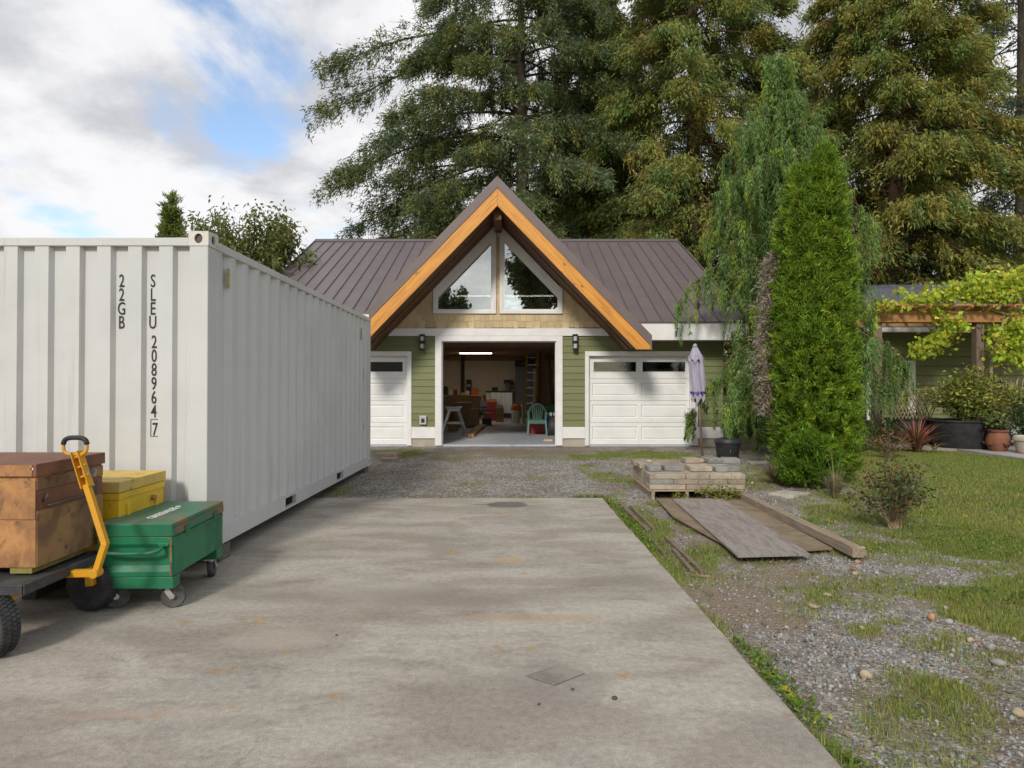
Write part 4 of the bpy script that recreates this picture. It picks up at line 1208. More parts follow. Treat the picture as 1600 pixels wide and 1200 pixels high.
for i, (a, b2, lab) in enumerate((((728, 682), (750, 667), 'leftmost of three fresh lumber lengths on the bay floor'), ((733, 683), (753, 667), 'middle of three fresh lumber lengths on the bay floor'), ((738, 683), (757, 667), 'rightmost of three fresh lumber lengths on the bay floor'))):
    A_, B_ = GI(*a), GI(*b2)
    mb = MB().bar(A_ + Vector((0, 0, .045)), B_ + Vector((0, 0, .045)), .075, .085)
    solo('lumber_length', mb, m_stud, lab, 'lumber', 'loose lumber on the bay floor')
mb = MB().box(.82, 1.05, 16.9, 17.02, FZ, FZ + .04); solo('lumber_offcut', mb, m_stud, 'short fresh lumber offcut on the floor at the bay doorway', 'offcut')
# base cabinets and bench along the back
t = thing('steel_cabinet', 'pair of stainless steel doors in a base cabinet under a dark counter', 'cabinet', (-.45, 28.0, FZ))
MB().box(-.92, .02, 27.7, 28.3, FZ, .16).build('plinth', m_dk, t)
MB().box(-.92, .02, 27.72, 28.3, .16, 1.06).build('carcass', m_greycab, t)
for a, b2 in ((-.915, -.452), (-.446, .015)):
    d_ = MB().box(a, b2, 27.695, 27.718, .17, 1.05).build('door', m_stain, t, bev=.004)
    MB().box(b2 - .07 if a < -.6 else a + .05, b2 - .05 if a < -.6 else a + .07, 27.675, 27.693, .75, .95).build('handle', m_alu, d_)
MB().box(-1.12, .1, 27.65, 28.33, 1.06, 1.11).build('counter', m_counter, t, bev=.005)
MB().box(-1.10, -.93, 27.72, 28.3, FZ, 1.058).build('white_end', m_whitepl, t)
t = thing('workbench', 'cluttered wooden workbench along the back wall of the bay', 'workbench', (-2.3, 27.9, FZ))
MB().box(-3.6, -1.15, 27.5, 28.33, .90, .95).build('top', m_joist, t)
for xx in (-3.5, -2.4, -1.25):
    for yy in (27.55, 28.25): MB().box(xx - .045, xx + .045, yy - .04, yy + .04, FZ, .898).build('leg', m_joist, t)
MB().box(-3.5, -1.2, 27.55, 28.3, .3, .33).build('shelf', m_joist, t)
t = thing('chest_box', 'olive storage box on the workbench beside the tools', 'box', (-2.6, 27.2, FZ))
MB().box(-2.95, -2.0, 26.6, 27.2, FZ, .80).build('body', m_ply, t, bev=.01); MB().box(-2.97, -1.98, 26.58, 27.22, .805, .86).build('lid', m_card, t, bev=.008)
def small(n, lab, cat, mbs):
    xs_ = [v for m_, *_ in mbs for v in m_.v]
    t = thing(n, lab, cat, (sum(v.x for v in xs_) / len(xs_), sum(v.y for v in xs_) / len(xs_), min(v.z for v in xs_)))
    for m_, nm_, mt_ in mbs: m_.build(nm_, mt_, t, bev=.004)
    return t
def B_(*a): return MB().box(*a)
small('tool_case', 'bright orange tool case on the workbench', 'tool case', [(B_(-1.72, -1.42, 27.6, 27.8, .952, 1.20), 'case', m_oran), (MB().tube([(-1.65, 27.7, 1.2), (-1.64, 27.7, 1.25), (-1.50, 27.7, 1.25), (-1.49, 27.7, 1.2)], .012, 6), 'handle', m_dk)])
small('coffee_maker', 'tall black machine with pale label at the back of the workbench', 'machine', [(B_(-1.95, -1.75, 28.0, 28.3, .952, 1.60), 'body', m_dk), (B_(-1.92, -1.78, 27.985, 27.999, 1.3, 1.4), 'label', m_gal), (B_(-1.95, -1.75, 27.85, 27.99, 1.52, 1.60), 'head', m_dk)])
small('power_saw', 'yellow cordless saw lying on the workbench', 'saw', [(B_(-2.15, -1.8, 27.55, 27.7, .952, 1.05), 'body', m_ladder), (MB().lathe([(.09, 0), (.09, .004)], (-1.88, 27.54, 1.05), 16, 'y'), 'blade', m_alu)])
small('grinder_stand', 'grey bench grinder at the right end of the counter', 'grinder', [(B_(-.30, -.10, 27.9, 28.1, 1.112, 1.45), 'stand', m_greycab), (MB().lathe([(.10, -.2), (.10, .2)], (-.15, 28.0, 1.50), 16, 'x'), 'motor', m_dk)])
small('radio', 'small dark radio on the steel counter', 'radio', [(B_(-.85, -.60, 27.8, 27.95, 1.112, 1.27), 'body', m_dk), (MB().tube([(-.62, 27.87, 1.27), (-.55, 27.87, 1.5)], .004, 5), 'aerial', m_alu)])
for i, (xx, w, h, mt, lab) in enumerate(((-3.3, .3, .26, m_greycab, 'grey case at the left end of the workbench'), (-2.95, .22, .34, m_dk, 'dark upright tool box on the workbench left of the paint tins'), (-2.62, .16, .2, m_whitepl, 'white paint tin on the workbench'), (-2.40, .15, .22, m_red, 'red tin on the workbench beside the white paint tin'))):
    if w < .2: small('paint_tin', lab, 'tin', [(MB().lathe([(w / 2, .952), (w / 2, .952 + h)], (xx, 27.75, 0), 14), 'can', mt), (MB().lathe([(w / 2 + .004, .953 + h), (w / 2 + .004, .962 + h)], (xx, 27.75, 0), 14), 'lid', m_alu)])
    else: small('tool_box', lab, 'tool box', [(B_(xx, xx + w, 27.6, 27.85, .952, .952 + h), 'body', mt), (B_(xx + .06, xx + w - .06, 27.7, 27.73, .954 + h, .99 + h), 'handle', m_dk)])
small('crate', 'black crate full of orange tools beside the cardboard box', 'crate', [(B_(-1.05, -.72, 22.9, 23.2, FZ, .22), 'crate', m_dk), (B_(-1.02, -.75, 22.93, 23.17, .222, .42), 'tools', m_rust)])
small('compressor', 'dark wheeled machine standing under the workbench end', 'compressor', [(MB().lathe([(.02, -.3), (.17, -.26), (.17, .26), (.02, .3)], (-1.2, 26.6, .32), 16, 'x'), 'tank', m_dk), (B_(-1.3, -1.05, 26.5, 26.75, .50, .72), 'motor', m_greycab), (MB().lathe([(.10, -.03), (.10, .03)], (-1.45, 26.6, .08), 14, 'x'), 'wheel', m_rubber)])
t = thing('tall_cabinet', 'tall grey metal cabinet in the back right corner of the bay', 'cabinet', (.6, 28.0, FZ))
MB().box(.14, 1.25, 27.75, 28.33, FZ, 2.15).build('carcass', m_greycab, t, bev=.006)
for a, b2 in ((.15, .69), (.70, 1.24)): MB().box(a, b2, 27.725, 27.748, .06, 2.1).build('door', m_greycab, t, bev=.004)
small('storage_case', 'long black case lying on top of the tall grey cabinet', 'case', [(B_(.12, .95, 27.75, 28.2, 2.152, 2.42), 'case', m_dk), (B_(.4, .6, 27.72, 27.748, 2.25, 2.3), 'handle', m_greycab)])
# bucket, orange cap, ladder, boards
c = GI(808, 660)
t = thing('bucket', 'white plastic bucket with an orange lid near the ladder', 'bucket', (.2, 24.3, FZ))
MB().lathe([(.13, FZ), (.165, .42), (.175, .42), (.175, .45), (.15, .45)], (.14, 24.3, 0), 22).build('pail', m_whitepl, t, smooth=40)
MB().lathe([(.19, .452), (.19, .50), (.15, .62), (.05, .68), (0, .69)], (.14, 24.3, 0), 22).build('lid', m_oran, t, smooth=40)
mb = MB(); mb.lathe([(.03, FZ), (.03, .62)], (.38, 23.9, 0), 10); mb.lathe([(.1, FZ), (.1, .005)], (.38, 23.9, 0), 14); mb.lathe([(.06, .62), (.05, .70), (0, .71)], (.38, 23.9, 0), 12)
solo('floor_stand', mb, m_whitepl, 'slim white stand on a round foot beside the bucket', 'stand')
t = thing('ladder', 'tall yellow extension ladder standing beside brown boards', 'ladder', (.55, 24.4, FZ))
for xx in (.44, .86): MB().bar((xx, 24.0, FZ), (xx + .12, 24.45, 2.62), .035, .075, (1, 0, 0)).build('rail', m_ladder, t)
for k in range(9):
    f_ = (k + .6) / 9.3; MB().bar((.46 + .12 * f_, 24.0 + .45 * f_, FZ + 2.64 * f_), (.84 + .12 * f_, 24.0 + .45 * f_, FZ + 2.64 * f_), .03, .03).build('rung', m_alu, t)
bd = [((.98, 23.9), (1.02, 24.6), 2.60, .16, m_brownbd, 'wide brown board leaning upright right of the ladder'), ((1.13, 23.9), (1.10, 24.6), 2.58, .12, m_brownbd, 'narrow brown board between the wide one and the white board'),
      ((1.30, 23.8), (1.27, 24.4), 2.05, .14, m_whitepl, 'white board leaning upright among brown boards'), ((.80, 23.85), (.84, 24.5), 2.0, .10, m_whitepl, 'white trim length leaning behind the ladder rungs'),
      ((1.50, 22.6), (2.05, 23.2), 2.55, .09, m_brownbd, 'slanted brown lumber leaning on the right, upper one'), ((1.72, 22.4), (2.25, 23.2), 2.5, .08, m_joist, 'slanted tan lumber leaning on the right, lower one')]
for a, b2, h, w, mt, lab in bd:
    solo('leaning_board', MB().bar((*a, FZ), (*b2, h), w, .03, (0, 1, 0)), mt, lab, 'board', 'boards leaning in the bay')
for i, (xx, yy, w, h, d_, mt, lab) in enumerate(((1.3, 24.2, .5, 1.1, .5, m_dk, 'dark shelving unit behind the leaning boards'), (1.75, 24.6, .45, 1.5, .5, m_greycab, 'grey metal locker behind the slanted lumber'), (-.62, 24.9, .3, .5, .3, m_card, 'open carton on the floor before the steel cabinet'), (-1.0, 25.6, .4, .7, .35, m_red, 'red tool trolley at the end of the workbench'))):
    small('storage_unit', lab, 'storage', [(B_(xx, xx + w, yy, yy + d_, FZ, h), 'body', mt), (B_(xx + .04, xx + w - .04, yy - .012, yy - .001, h * .55, h * .9), 'front_panel', mt), (B_(xx + .02, xx + w - .02, yy + .02, yy + d_ - .02, h + .001, h + .12), 'contents', m_rust if i % 2 else m_gal)])
for i, (x0_, x1_, h, w, mt, lab) in enumerate(((1.20, 1.16, 2.62, .15, m_joist, 'tan plank leaning upright behind the white board'), (1.42, 1.38, 2.58, .13, m_brownbd, 'dark brown plank leaning right of the white board'), (1.62, 1.95, 2.5, .10, m_stud, 'pale stud leaning at a slant among the brown lumber'), (1.36, 1.75, 2.45, .07, m_brownbd, 'thin slanted strip leaning left of the pale stud'))):
    solo('leaning_board', MB().bar((x0_, 23.5 + .1 * i, FZ), (x1_, 24.3, h), w, .03, (0, 1, 0)), mt, lab, 'board', 'boards leaning in the bay')
# plastic armchair seen from behind
t = thing('plastic_chair', 'green plastic garden armchair with slatted back in the open bay', 'chair', (.715, 18.5, FZ))
cx, cy = .715, 18.45
for sx in (-1, 1):
    MB().bar((cx + sx * .27, cy - .06, FZ), (cx + sx * .235, cy + .06, .44), .05, .04, (0, 1, 0)).build('leg', m_seag, t, bev=.008)
    MB().bar((cx + sx * .27, cy + .52, FZ), (cx + sx * .24, cy + .42, .62), .05, .04, (0, 1, 0)).build('leg', m_seag, t, bev=.008)
    MB().bar((cx + sx * .265, cy + .02, .64), (cx + sx * .265, cy + .50, .62), .05, .025).build('armrest', m_seag, t, bev=.008)
    MB().bar((cx + sx * .235, cy + .05, .40), (cx + sx * .265, cy + .02, .64), .05, .03, (0, 1, 0)).build('arm_support', m_seag, t, bev=.006)
MB().box(cx - .24, cx + .24, cy + .03, cy + .48, .40, .435).build('seat', m_seag, t, bev=.012)
MB().box(cx - .24, cx + .24, cy + .03, cy + .05, .32, .40).build('apron', m_seag, t, bev=.008)
fr = MB(); pts = [(cx - .22, cy + .05, .42)] + [(cx + .235 * math.cos(a), cy + .05 - .10 * (max(0, math.sin(a))), .62 + .26 * math.sin(a)) for a in np.linspace(PI, 0, 15)] + [(cx + .22, cy + .05, .42)]
fr.tube(pts, .026, 8); fr.build('back_frame', m_seag, t, smooth=True)
for k in range(6):
    q = -.14 + .056 * k; zt_ = .62 + .25 * math.sqrt(max(0, 1 - (q / .235) ** 2))
    MB().bar((cx + q * .7, cy + .03, .42), (cx + q * 1.15, cy - .04, zt_), .026, .012, (0, 1, 0)).build('back_slat', m_seag, t, bev=.004)
small('cool_box', 'red plastic box under the green garden chair', 'box', [(B_(.53, .93, 19.2, 19.6, FZ, .30), 'body', m_red), (B_(.52, .94, 19.19, 19.61, .302, .36), 'lid', m_red)])
small('storage_tote', 'blue storage tote with bright green lid behind the garden chair', 'tote', [(B_(.95, 1.55, 19.5, 19.95, .30, .54), 'tub', m_blue), (B_(.93, 1.57, 19.48, 19.97, .542, .60), 'lid', m_grn), (B_(1.0, 1.5, 19.55, 19.9, FZ, .299), 'stand', m_dk)])
small('green_tote', 'plain green tote on the floor behind the blue tote', 'tote', [(B_(1.1, 1.7, 20.3, 20.8, FZ, .76), 'tub', m_grn), (B_(1.08, 1.72, 20.28, 20.82, .762, .80), 'lid', m_grn)])
bag = MB()
bag.lathe([(.16, FZ), (.24, .08), (.25, .22), (.20, .40), (.10, .50), (.05, .54)], (1.20, 18.7, 0), 18); bag.v = [v + Vector((.03 * math.sin(v.z * 23 + v.x * 17), .03 * math.sin(v.z * 19 + v.y * 13), 0)) for v in bag.v]
solo('bin_bag', bag, m_dk, 'dark lumpy bag slumped on the floor right of the garden chair', 'bag', smooth=True)
small('tool_roll', 'pale cloth bundle on top of the dark bag', 'bundle', [(MB().lathe([(.02, -.1), (.06, -.08), (.06, .08), (.02, .1)], (1.16, 18.66, .58), 12, 'x'), 'cloth', m_gal), (MB().lathe([(.064, -.02), (.064, .02)], (1.16, 18.66, .58), 12, 'x'), 'strap', m_dk)])
# ------------------------------------------------------------------ patio umbrella, tub
m_lilac = M('lilac_canvas', (.36, .335, .41), (.30, .275, .34), sc=4, st=(3, 3, .7), rough=.8, bmp=.2, bsc=40)
m_lilac_d = M('violet_binding', (.10, .07, .25), rough=.8)
m_pole = M('weathered_pole', (.24, .17, .12), (.16, .11, .08), sc=6, st=(5, 5, 1), rough=.7)
zg = lambda x, y: float(zground(np.array([x]), np.array([y]))[0])
ub = P(1098, 708, 13.75); ub.z = zg(ub.x, ub.y)
ut = P(1086, 541, 13.75)
t = thing('patio_umbrella', 'closed lilac patio umbrella on a wooden pole by the right garage door', 'umbrella', ub)
MB().tube([ub - Vector((0, 0, .1)), ub.lerp(ut, .5), ut + Vector((0, 0, .03))], .024, 10).build('pole', m_pole, t, smooth=True)
def canopy(z0, z1, r0, r1, folds, amp, flare=0.0):
    mb = MB(); n = 64; rows = 14; vs = []; fs = []
    axis = (ut - ub)
    for i in range(rows + 1):
        f = i / rows; z = z0 + (z1 - z0) * f
        c_ = ub + axis * ((z - ub.z) / axis.z)
        r = r0 + (r1 - r0) * f
        for k in range(n):
            a = 2 * PI * k / n
            rr = r * (1 + amp * math.cos(folds * a + 1.3 * f) + .06 * math.sin(3 * a + 5 * f))
            hem = (.05 * math.cos(folds * a) if i == 0 else 0)
            vs.append((c_.x + rr * math.cos(a), c_.y + rr * math.sin(a), z + hem + flare * (.5 if i == 0 else 0)))
    for i in range(rows):
        for k in range(n):
            a, b2 = i * n + k, i * n + (k + 1) % n
            fs.append((a, b2, b2 + n, a + n))
    return mb.add(vs, fs)
zt = ut.z
canopy(zt - 1.14, zt - .20, .145, .135, 8, .16).build('canopy', m_lilac, t, smooth=True)
canopy(zt - .32, zt - .02, .165, .045, 8, .14).build('vent_cap', m_lilac, t, smooth=True)
canopy(zt - 1.00, zt - .95, .155, .152, 8, .12).build('strap', m_lilac_d, t, smooth=True)
MB().lathe([(.05, -.02), (.045, .02), (.02, .05), (0, .06)], ut, 14).build('finial', m_lilac, t, smooth=True)
for k in range(8):
    a = 2 * PI * k / 8
    lo = ub.lerp(ut, (zt - 1.26 - ub.z) / (ut.z - ub.z)) + Vector((.07 * math.cos(a), .07 * math.sin(a), 0))
    MB().tube([lo, ub.lerp(ut, .72) + Vector((.03 * math.cos(a), .03 * math.sin(a), 0))], .006, 5).build('rib', m_dk, t)
m_tub = M('black_tub_plastic', (.020, .021, .022), (.035, .035, .036), sc=7, rough=.5, bmp=.05)
tp = Vector((4.36, 13.2, zg(4.36, 13.2)))
t = thing('lidded_tub', 'round black plastic tub with a domed lid beside the umbrella', 'tub', tp)
MB().lathe([(.19, 0), (.205, .02), (.245, .30), (.25, .31)], tp, 30).build('tub', m_tub, t, smooth=40)
MB().lathe([(.255, .315), (.265, .325), (.265, .36), (.24, .40), (.12, .425), (0, .43)], tp, 30).build('lid', m_tub, t, smooth=40)
MB().tube([tp + Vector((-.02, -.232, .26)), tp + Vector((-.015, -.222, .15))], .004, 5).build('scratch_drip', m_gal, t)

# ------------------------------------------------------------------ pallet of wall blocks
m_pallet = M('pallet_wood', (.36, .28, .19), (.24, .19, .135), sc=5, st=(1.2, 6, 6), rough=.85, bmp=.3, bsc=40, tint=.12)
m_paver = M('tan_paver', (.34, .285, .215), (.25, .205, .15), sc=9, c3=(.17, .145, .115), sc3=5, lo3=.58, hi3=.75, rough=.9, bmp=.35, bsc=60, tint=.24)
m_paver_g = M('grey_paver', (.25, .24, .222), (.185, .178, .165), sc=10, rough=.9, bmp=.35, bsc=60, tint=.12)
PX0, PX1, PY0, PY1 = 1.79, 3.03, 8.45, 9.70
pz = 0.0
pl = thing('pallet', 'weathered wooden pallet under the stack of wall blocks', 'pallet', ((PX0 + PX1) / 2, (PY0 + PY1) / 2, pz - .02))
for x in (PX0 + .02, PX0 + .46, PX0 + .72, PX1 - .06):
    MB().box(x, x + .04, PY0 + .006, PY1 - .006, pz - .02, pz + .094).build('stringer', m_pallet, pl, bev=.003)
for k in range(8):
    y = PY0 + k * (PY1 - PY0 - .11) / 7
    MB().box(PX0 - .02, PX1 + .02, y, y + .11 + R.uniform(-.01, .01), pz + .095, pz + .115).build('deck_board', m_pallet, pl, bev=.002)
ps = thing('block_stack', 'stack of tan and grey concrete wall blocks on the pallet', 'wall blocks', ((PX0 + PX1) / 2, (PY0 + PY1) / 2, pz + .117))
def paver(x0, x1, y0, y1, z0, h, mat, rz=0.0, tilt=0.0):
    w, d_ = x1 - x0 - .004, y1 - y0 - .004
    mb = MB().box(-w / 2, w / 2, -d_ / 2, d_ / 2, 0, h - .003)
    o = link('paver', mb.mesh('paver', mat), ps, ((x0 + x1) / 2 + R.uniform(-.003, .003), (y0 + y1) / 2 + R.uniform(-.004, .004), z0))
    o.rotation_euler = (tilt, 0, rz + R.uniform(-.006, .006))
    m_ = o.modifiers.new('bevel', 'BEVEL'); m_.width = .006; m_.segments = 1
CH = .067
z = pz + .117
for c_ in range(3):
    for r_ in range(5):
        y0 = PY0 + .02 + r_ * .242
        lens = ([.47, .30, .47], [.31, .32, .38, .23], [.47, .31, .28, .18])[(c_ + r_) % 3]
        if r_ % 2: lens = lens[::-1]
        x = PX0
        for L in lens:
            paver(x, x + L, y0, y0 + .238, z + c_ * CH, CH, m_paver_g if R.random() < .04 else m_paver)
            x += L
z4 = z + 3 * CH
top = [(1.76, 2.10, 8.98, 9.26, 0), (2.10, 2.42, 9.02, 9.27, 0), (2.42, 2.70, 8.98, 9.25, 0), (2.70, 3.03, 9.0, 9.25, 0), (1.74, 2.05, 9.28, 9.56, 0), (2.05, 2.36, 9.28, 9.56, 0), (2.36, 2.64, 9.28, 9.56, 0),
       (1.82, 2.00, 8.72, 8.96, 1), (2.05, 2.32, 8.74, 8.97, 1), (2.38, 2.68, 8.70, 8.96, 0), (2.70, 2.86, 8.66, 8.92, 1), (2.86, 3.04, 8.68, 8.92, 1), (2.36, 2.66, 8.70, 8.95, -1)]
for x0, x1, y0, y1, g in top:
    if g == -1: continue
    paver(x0, x1, y0, y1, z4, CH, m_paver_g if g else m_paver, R.uniform(-.05, .05))
for x0, x1, y0, y1, rz, g in ((2.70, 2.92, 9.02, 9.30, .12, 1), (2.93, 3.16, 8.98, 9.26, -.18, 1), (2.40, 2.62, 9.05, 9.28, .03, 0)):
    paver(x0, x1, y0, y1, z4 + CH, CH, m_paver_g if g else m_paver, rz)
m_stone = M('tan_stone', (.42, .33, .21), (.30, .23, .15), sc=10, rough=.85, bmp=.2, tint=.15)
m_stoneg = M('grey_stone', (.34, .32, .29), (.24, .23, .21), sc=12, rough=.9, bmp=.2, tint=.15)
m_stoneo = M('orange_stone', (.44, .24, .11), (.32, .18, .09), sc=10, rough=.85, bmp=.2, tint=.1)
def rock(c, sx, sy, sz, mat, lab, name='stone', group=None):
    bm = bmesh.new(); bmesh.ops.create_icosphere(bm, subdivisions=2, radius=1.0)
    ph = [R.uniform(0, 6) for _ in range(4)]
    for v in bm.verts:
        k = 1 + .13 * math.sin(3 * v.co.x + ph[0]) + .12 * math.sin(4 * v.co.y + ph[1]) + .09 * math.sin(5 * v.co.z + 3 * v.co.x + ph[2])
        v.co = Vector((v.co.x * sx * k, v.co.y * sy * k, max(v.co.z, -.75) * sz * k + sz * .6))
    me = bpy.data.meshes.new(name); bm.to_mesh(me); bm.free(); me.materials.append(mat)
    me.polygons.foreach_set('use_smooth', [True] * len(me.polygons))
    o = link(name, me, None, c)
    o.rotation_euler = (0, 0, R.uniform(0, 6))
    return put(o, lab, 'stone', group)
rock((2.62, 9.10, z4 + CH * 2 - .066), .06, .05, .04, m_stone, 'rounded tan stone lying on top of the wall blocks')
rock((2.48, 9.13, z4 + CH - .002), .025, .02, .012, m_stoneg, 'tiny pale stone on the wall blocks beside the rounded one')
rock((1.93, 9.15, z4 + CH - .004), .05, .04, .03, m_stone, 'jagged tan stone chip at the left end of the wall blocks')
stones = [((1340, 873), .055, m_stoneo, 'round orange stone at the near end of the long timber'), ((1176, 756), .065, m_stone, 'tan stone in the grass right of the wall blocks'),
          ((1347, 853), .06, m_stone, 'flat tan stone in the weeds behind the orange one'), ((1293, 924), .05, m_stone, 'small upright tan stone in the gravel'),
          ((1268, 942), .07, m_stone, 'flat tan stone beside the small upright one in the gravel'), ((1455, 960), .06, m_stoneo, 'rust coloured stone at the lawn edge'),
          ((1354, 1051), .06, m_stone, 'tan stone alone in the foreground gravel'), ((1592, 1110), .055, m_stone, 'tan stone in the foreground grass at the frame edge'),
          ((1484, 967), .05, m_stoneg, 'grey stone beside the rust coloured one'), ((1478, 945), .035, m_stoneg, 'small pale stone in the grass behind the rust coloured one'),
          ((1347, 976), .035, m_stone, 'small tan stone inside the grass tuft in the gravel'), ((1548, 1010), .055, m_stoneg, 'grey stone in the gravel at the right of the lawn tongue'),
          ((1336, 892), .045, m_stone, 'low tan stone in the gravel near the timber end'), ((1370, 890), .04, m_stoneg, 'small grey stone right of the timber end'),
          ((1560, 1032), .08, m_stoneg, 'flat grey stone sunk in the gravel on the right'), ((1515, 996), .04, m_stone, 'pale tan stone at the edge of the grass tongue')]
for (x, y), r_, mt, lab in stones:
    c_ = G(x, y); c_.z = zg(c_.x, c_.y) + .004
    r_ *= .54; rock(c_, r_ * R.uniform(.85, 1.15), r_ * R.uniform(.7, .9), r_ * R.uniform(.35, .6) if 'flat' in lab else r_ * R.uniform(.55, .8), mt, lab, group='loose stones in the gravel')
for (x, y), r_, lab in (((960, 1092), .015, 'dark pebble on the concrete near the access cover'), ((842, 1101), .009, 'tiny dark pebble on the concrete below the access cover'), ((526, 993), .009, 'tiny dark pebble on the concrete left of centre'), ((894, 1078), .010, 'tiny dark chip on the concrete right of the access cover')):
    c_ = G(x, y); rock(c_, r_, r_ * .8, r_ * .6, m_steel_d, lab, 'pebble', 'pebbles on the concrete')

# ------------------------------------------------------------------ sheets and timbers on the ground
m_oldply = M('weathered_plywood', (.275, .24, .21), (.19, .16, .135), sc=3.5, st=(7, 1.2, 1), c3=(.155, .115, .08), sc3=6, lo3=.56, hi3=.72, rough=.85, bmp=.35, bsc=60)
m_brnply = M('brown_board_ground', (.225, .17, .11), (.165, .12, .075), sc=4, c3=(.26, .22, .17), sc3=7, lo3=.56, hi3=.7, rough=.9, bmp=.35, bsc=50)
m_tim = M('grey_timber', (.30, .235, .165), (.20, .155, .105), sc=5, st=(9, .8, 9), rough=.85, bmp=.4, bsc=50)
mb = MB().prism([(1.86, 8.40), (2.92, 8.40), (2.90, 5.9), (2.40, 5.80), (1.98, 5.95), (1.80, 7.3)], -.004, .014, 'z')
solo('brown_board', mb, m_brnply, 'wide muddy brown board lying under the grey plywood strip', 'board', bev=.003)
a = [G(1050, 783), G(1128, 783), G(1266, 873), G(1153, 876)]
mb = MB().slab([(p.x, p.y) for p in a], lambda x, y: .034 + .012 * max(0, (6.3 - y)), .018)
solo('plywood_strip', mb, m_oldply, 'long weathered grey plywood strip lying on the brown board', 'plywood')
mb = MB(); A_, B_2 = Vector((2.955, 8.42, .05)), Vector((2.985, 5.62, .045)); mb.bar(A_, B_2, .10, .09)
solo('long_timber', mb, m_tim, 'long grey square timber along the right side of the boards', 'timber', bev=.007)
mb = MB(); mb.bar((3.01, 8.3, .025), (3.075, 5.7, .02), .05, .05); solo('thin_timber', mb, m_tim, 'thin batten lying against the long timber', 'timber', bev=.004)
m_form = M('form_board_wood', (.185, .14, .098), (.125, .095, .068), sc=5, st=(6, .8, 6), rough=.9, bmp=.4, bsc=40)
slats = [((968, 786), (1012, 828), 'short form board in the weeds by the far pad corner'), ((985, 790), (1022, 826), 'second short form board right of the first'), ((1040, 838), (1098, 893), 'long form board in the gravel beside the pad'),
         ((1052, 858), (1082, 892), 'muddy form board nearest the pad edge'), ((1012, 836), (1040, 866), 'dark form board among the green weeds'), ((1078, 896), (1110, 898), 'rusty stake lying across the dirt')]
for (a, b2, lab) in slats:
    A_, B_2 = G(*a), G(*b2)
    mb = MB().bar(A_ + Vector((0, 0, -.014)), B_2 + Vector((0, 0, -.014)), .035 if 'stake' not in lab else .018, .045 if 'stake' not in lab else .018)
    solo('form_board' if 'stake' not in lab else 'stake', mb, m_form if 'stake' not in lab else m_rustside, lab, 'board' if 'stake' not in lab else 'stake', 'old form boards beside the pad' if 'stake' not in lab else None, bev=.004)
c_ = G(1232, 773); mb = MB().prism([(c_.x - .28, c_.y - .02), (c_.x - .02, c_.y - .20), (c_.x + .30, c_.y + .02), (c_.x + .02, c_.y + .22)], -.02, .028, 'z')
solo('stepping_slab', mb, m_con, 'square concrete stepping slab in the grass before the cedar', 'slab', bev=.006)
c_ = Vector((4.72, 12.2, 0)); mb = MB().prism([(c_.x - .3, c_.y - .15), (c_.x + .25, c_.y - .2), (c_.x + .33, c_.y + .2), (c_.x - .25, c_.y + .22)], -.06, .01, 'z')
solo('flat_slab', mb, m_con, 'concrete slab half hidden behind the columnar cedar', 'slab', bev=.006)
c_ = G(612, 718, 0); mb = MB().box(c_.x - .18, c_.x + .12, c_.y - .06, c_.y + .1, -.05, .03); solo('landing_block', mb, m_pallet, 'weathered wood block at the far corner of the container', 'block', bev=.006)
c_ = G(600, 713, 0); mb = MB().box(c_.x - .2, c_.x + .25, c_.y + .1, c_.y + .22, -.05, .05); solo('landing_board', mb, m_pallet, 'weathered board lying behind the wood block by the container', 'board', bev=.006)

# ------------------------------------------------------------------ second house, deck, pergola
m_shing = M('grey_roof_shingle', (.115, .12, .145), (.085, .09, .11), sc=14, rough=.9, tint=.14, bmp=.2)
m_perg = M('pergola_cedar', (.42, .215, .075), (.33, .165, .06), sc=4, st=(1, 7, 7), rough=.7, tint=.08)
m_pergpost = M('pergola_post', (.20, .145, .105), (.14, .10, .075), sc=5, st=(6, 6, 1), rough=.8)
m_path = M('path_concrete', (.34, .31, .29), (.27, .245, .23), sc=2.5, rough=.9, bmp=.2)
hs = thing('house', 'low green house with grey shingle roof behind the pergola', 'house', (13.5, 18.2, -.05))
HX0, HX1, HY = 9.9, 21.5, 18.2
wl_ = MB().box(HX0, HX1, HY, HY + .2, -.1, 2.9).build('wall', m_side, hs)
z = .35
while z < 2.85:
    for a, b2 in ((HX0, 13.6), (13.605, 17.4), (17.405, HX1)):
        MB().prism([(HY - .040, z), (HY - .014, z + .254), (HY - .0005, z + .254), (HY - .0005, z)], a, b2 - .003, 'x').build('siding_board', m_side, wl_)
    z += .268
MB().box(HX0 - .03, HX0 + .10, HY - .045, HY - .028, 0, 2.9).build('corner_board', m_trim, hs)
MB().box(11.02, 11.22, HY - .05, HY - .028, .4, 2.1).build('window_trim', m_trim, hs)
MB().box(HX0 - .3, HX1, HY - .50, HY - .38, 2.86, 2.98).build('gutter', m_trim, hs, bev=.01)
MB().box(HX0 - .3, HX1, HY - .379, HY + .1, 2.90, 2.915).build('soffit', m_trim, hs)
MB().tube([(13.0, HY - .46, 2.86), (13.0, HY - .3, 2.6), (13.0, HY - .28, 2.45)], .03, 8).build('downspout', m_trim, hs)
rise = (4.92 - 2.97) / (23.2 - 17.75)
rz_ = lambda y: 2.97 + rise * (y - 17.75)
sh = MB().slab([(HX0 - .4, 17.75), (HX1, 17.75), (HX1, 23.2), (HX0 - .4, 23.2)], lambda a, b: rz_(b), .06).build('roof', m_shing, hs)
MB().slab([(HX0 - .4, 23.2), (HX1, 23.2), (HX1, 28.6), (HX0 - .4, 28.6)], lambda a, b: rz_(46.4 - b), .06).build('rear_roof', m_shing, hs)
y = 17.75
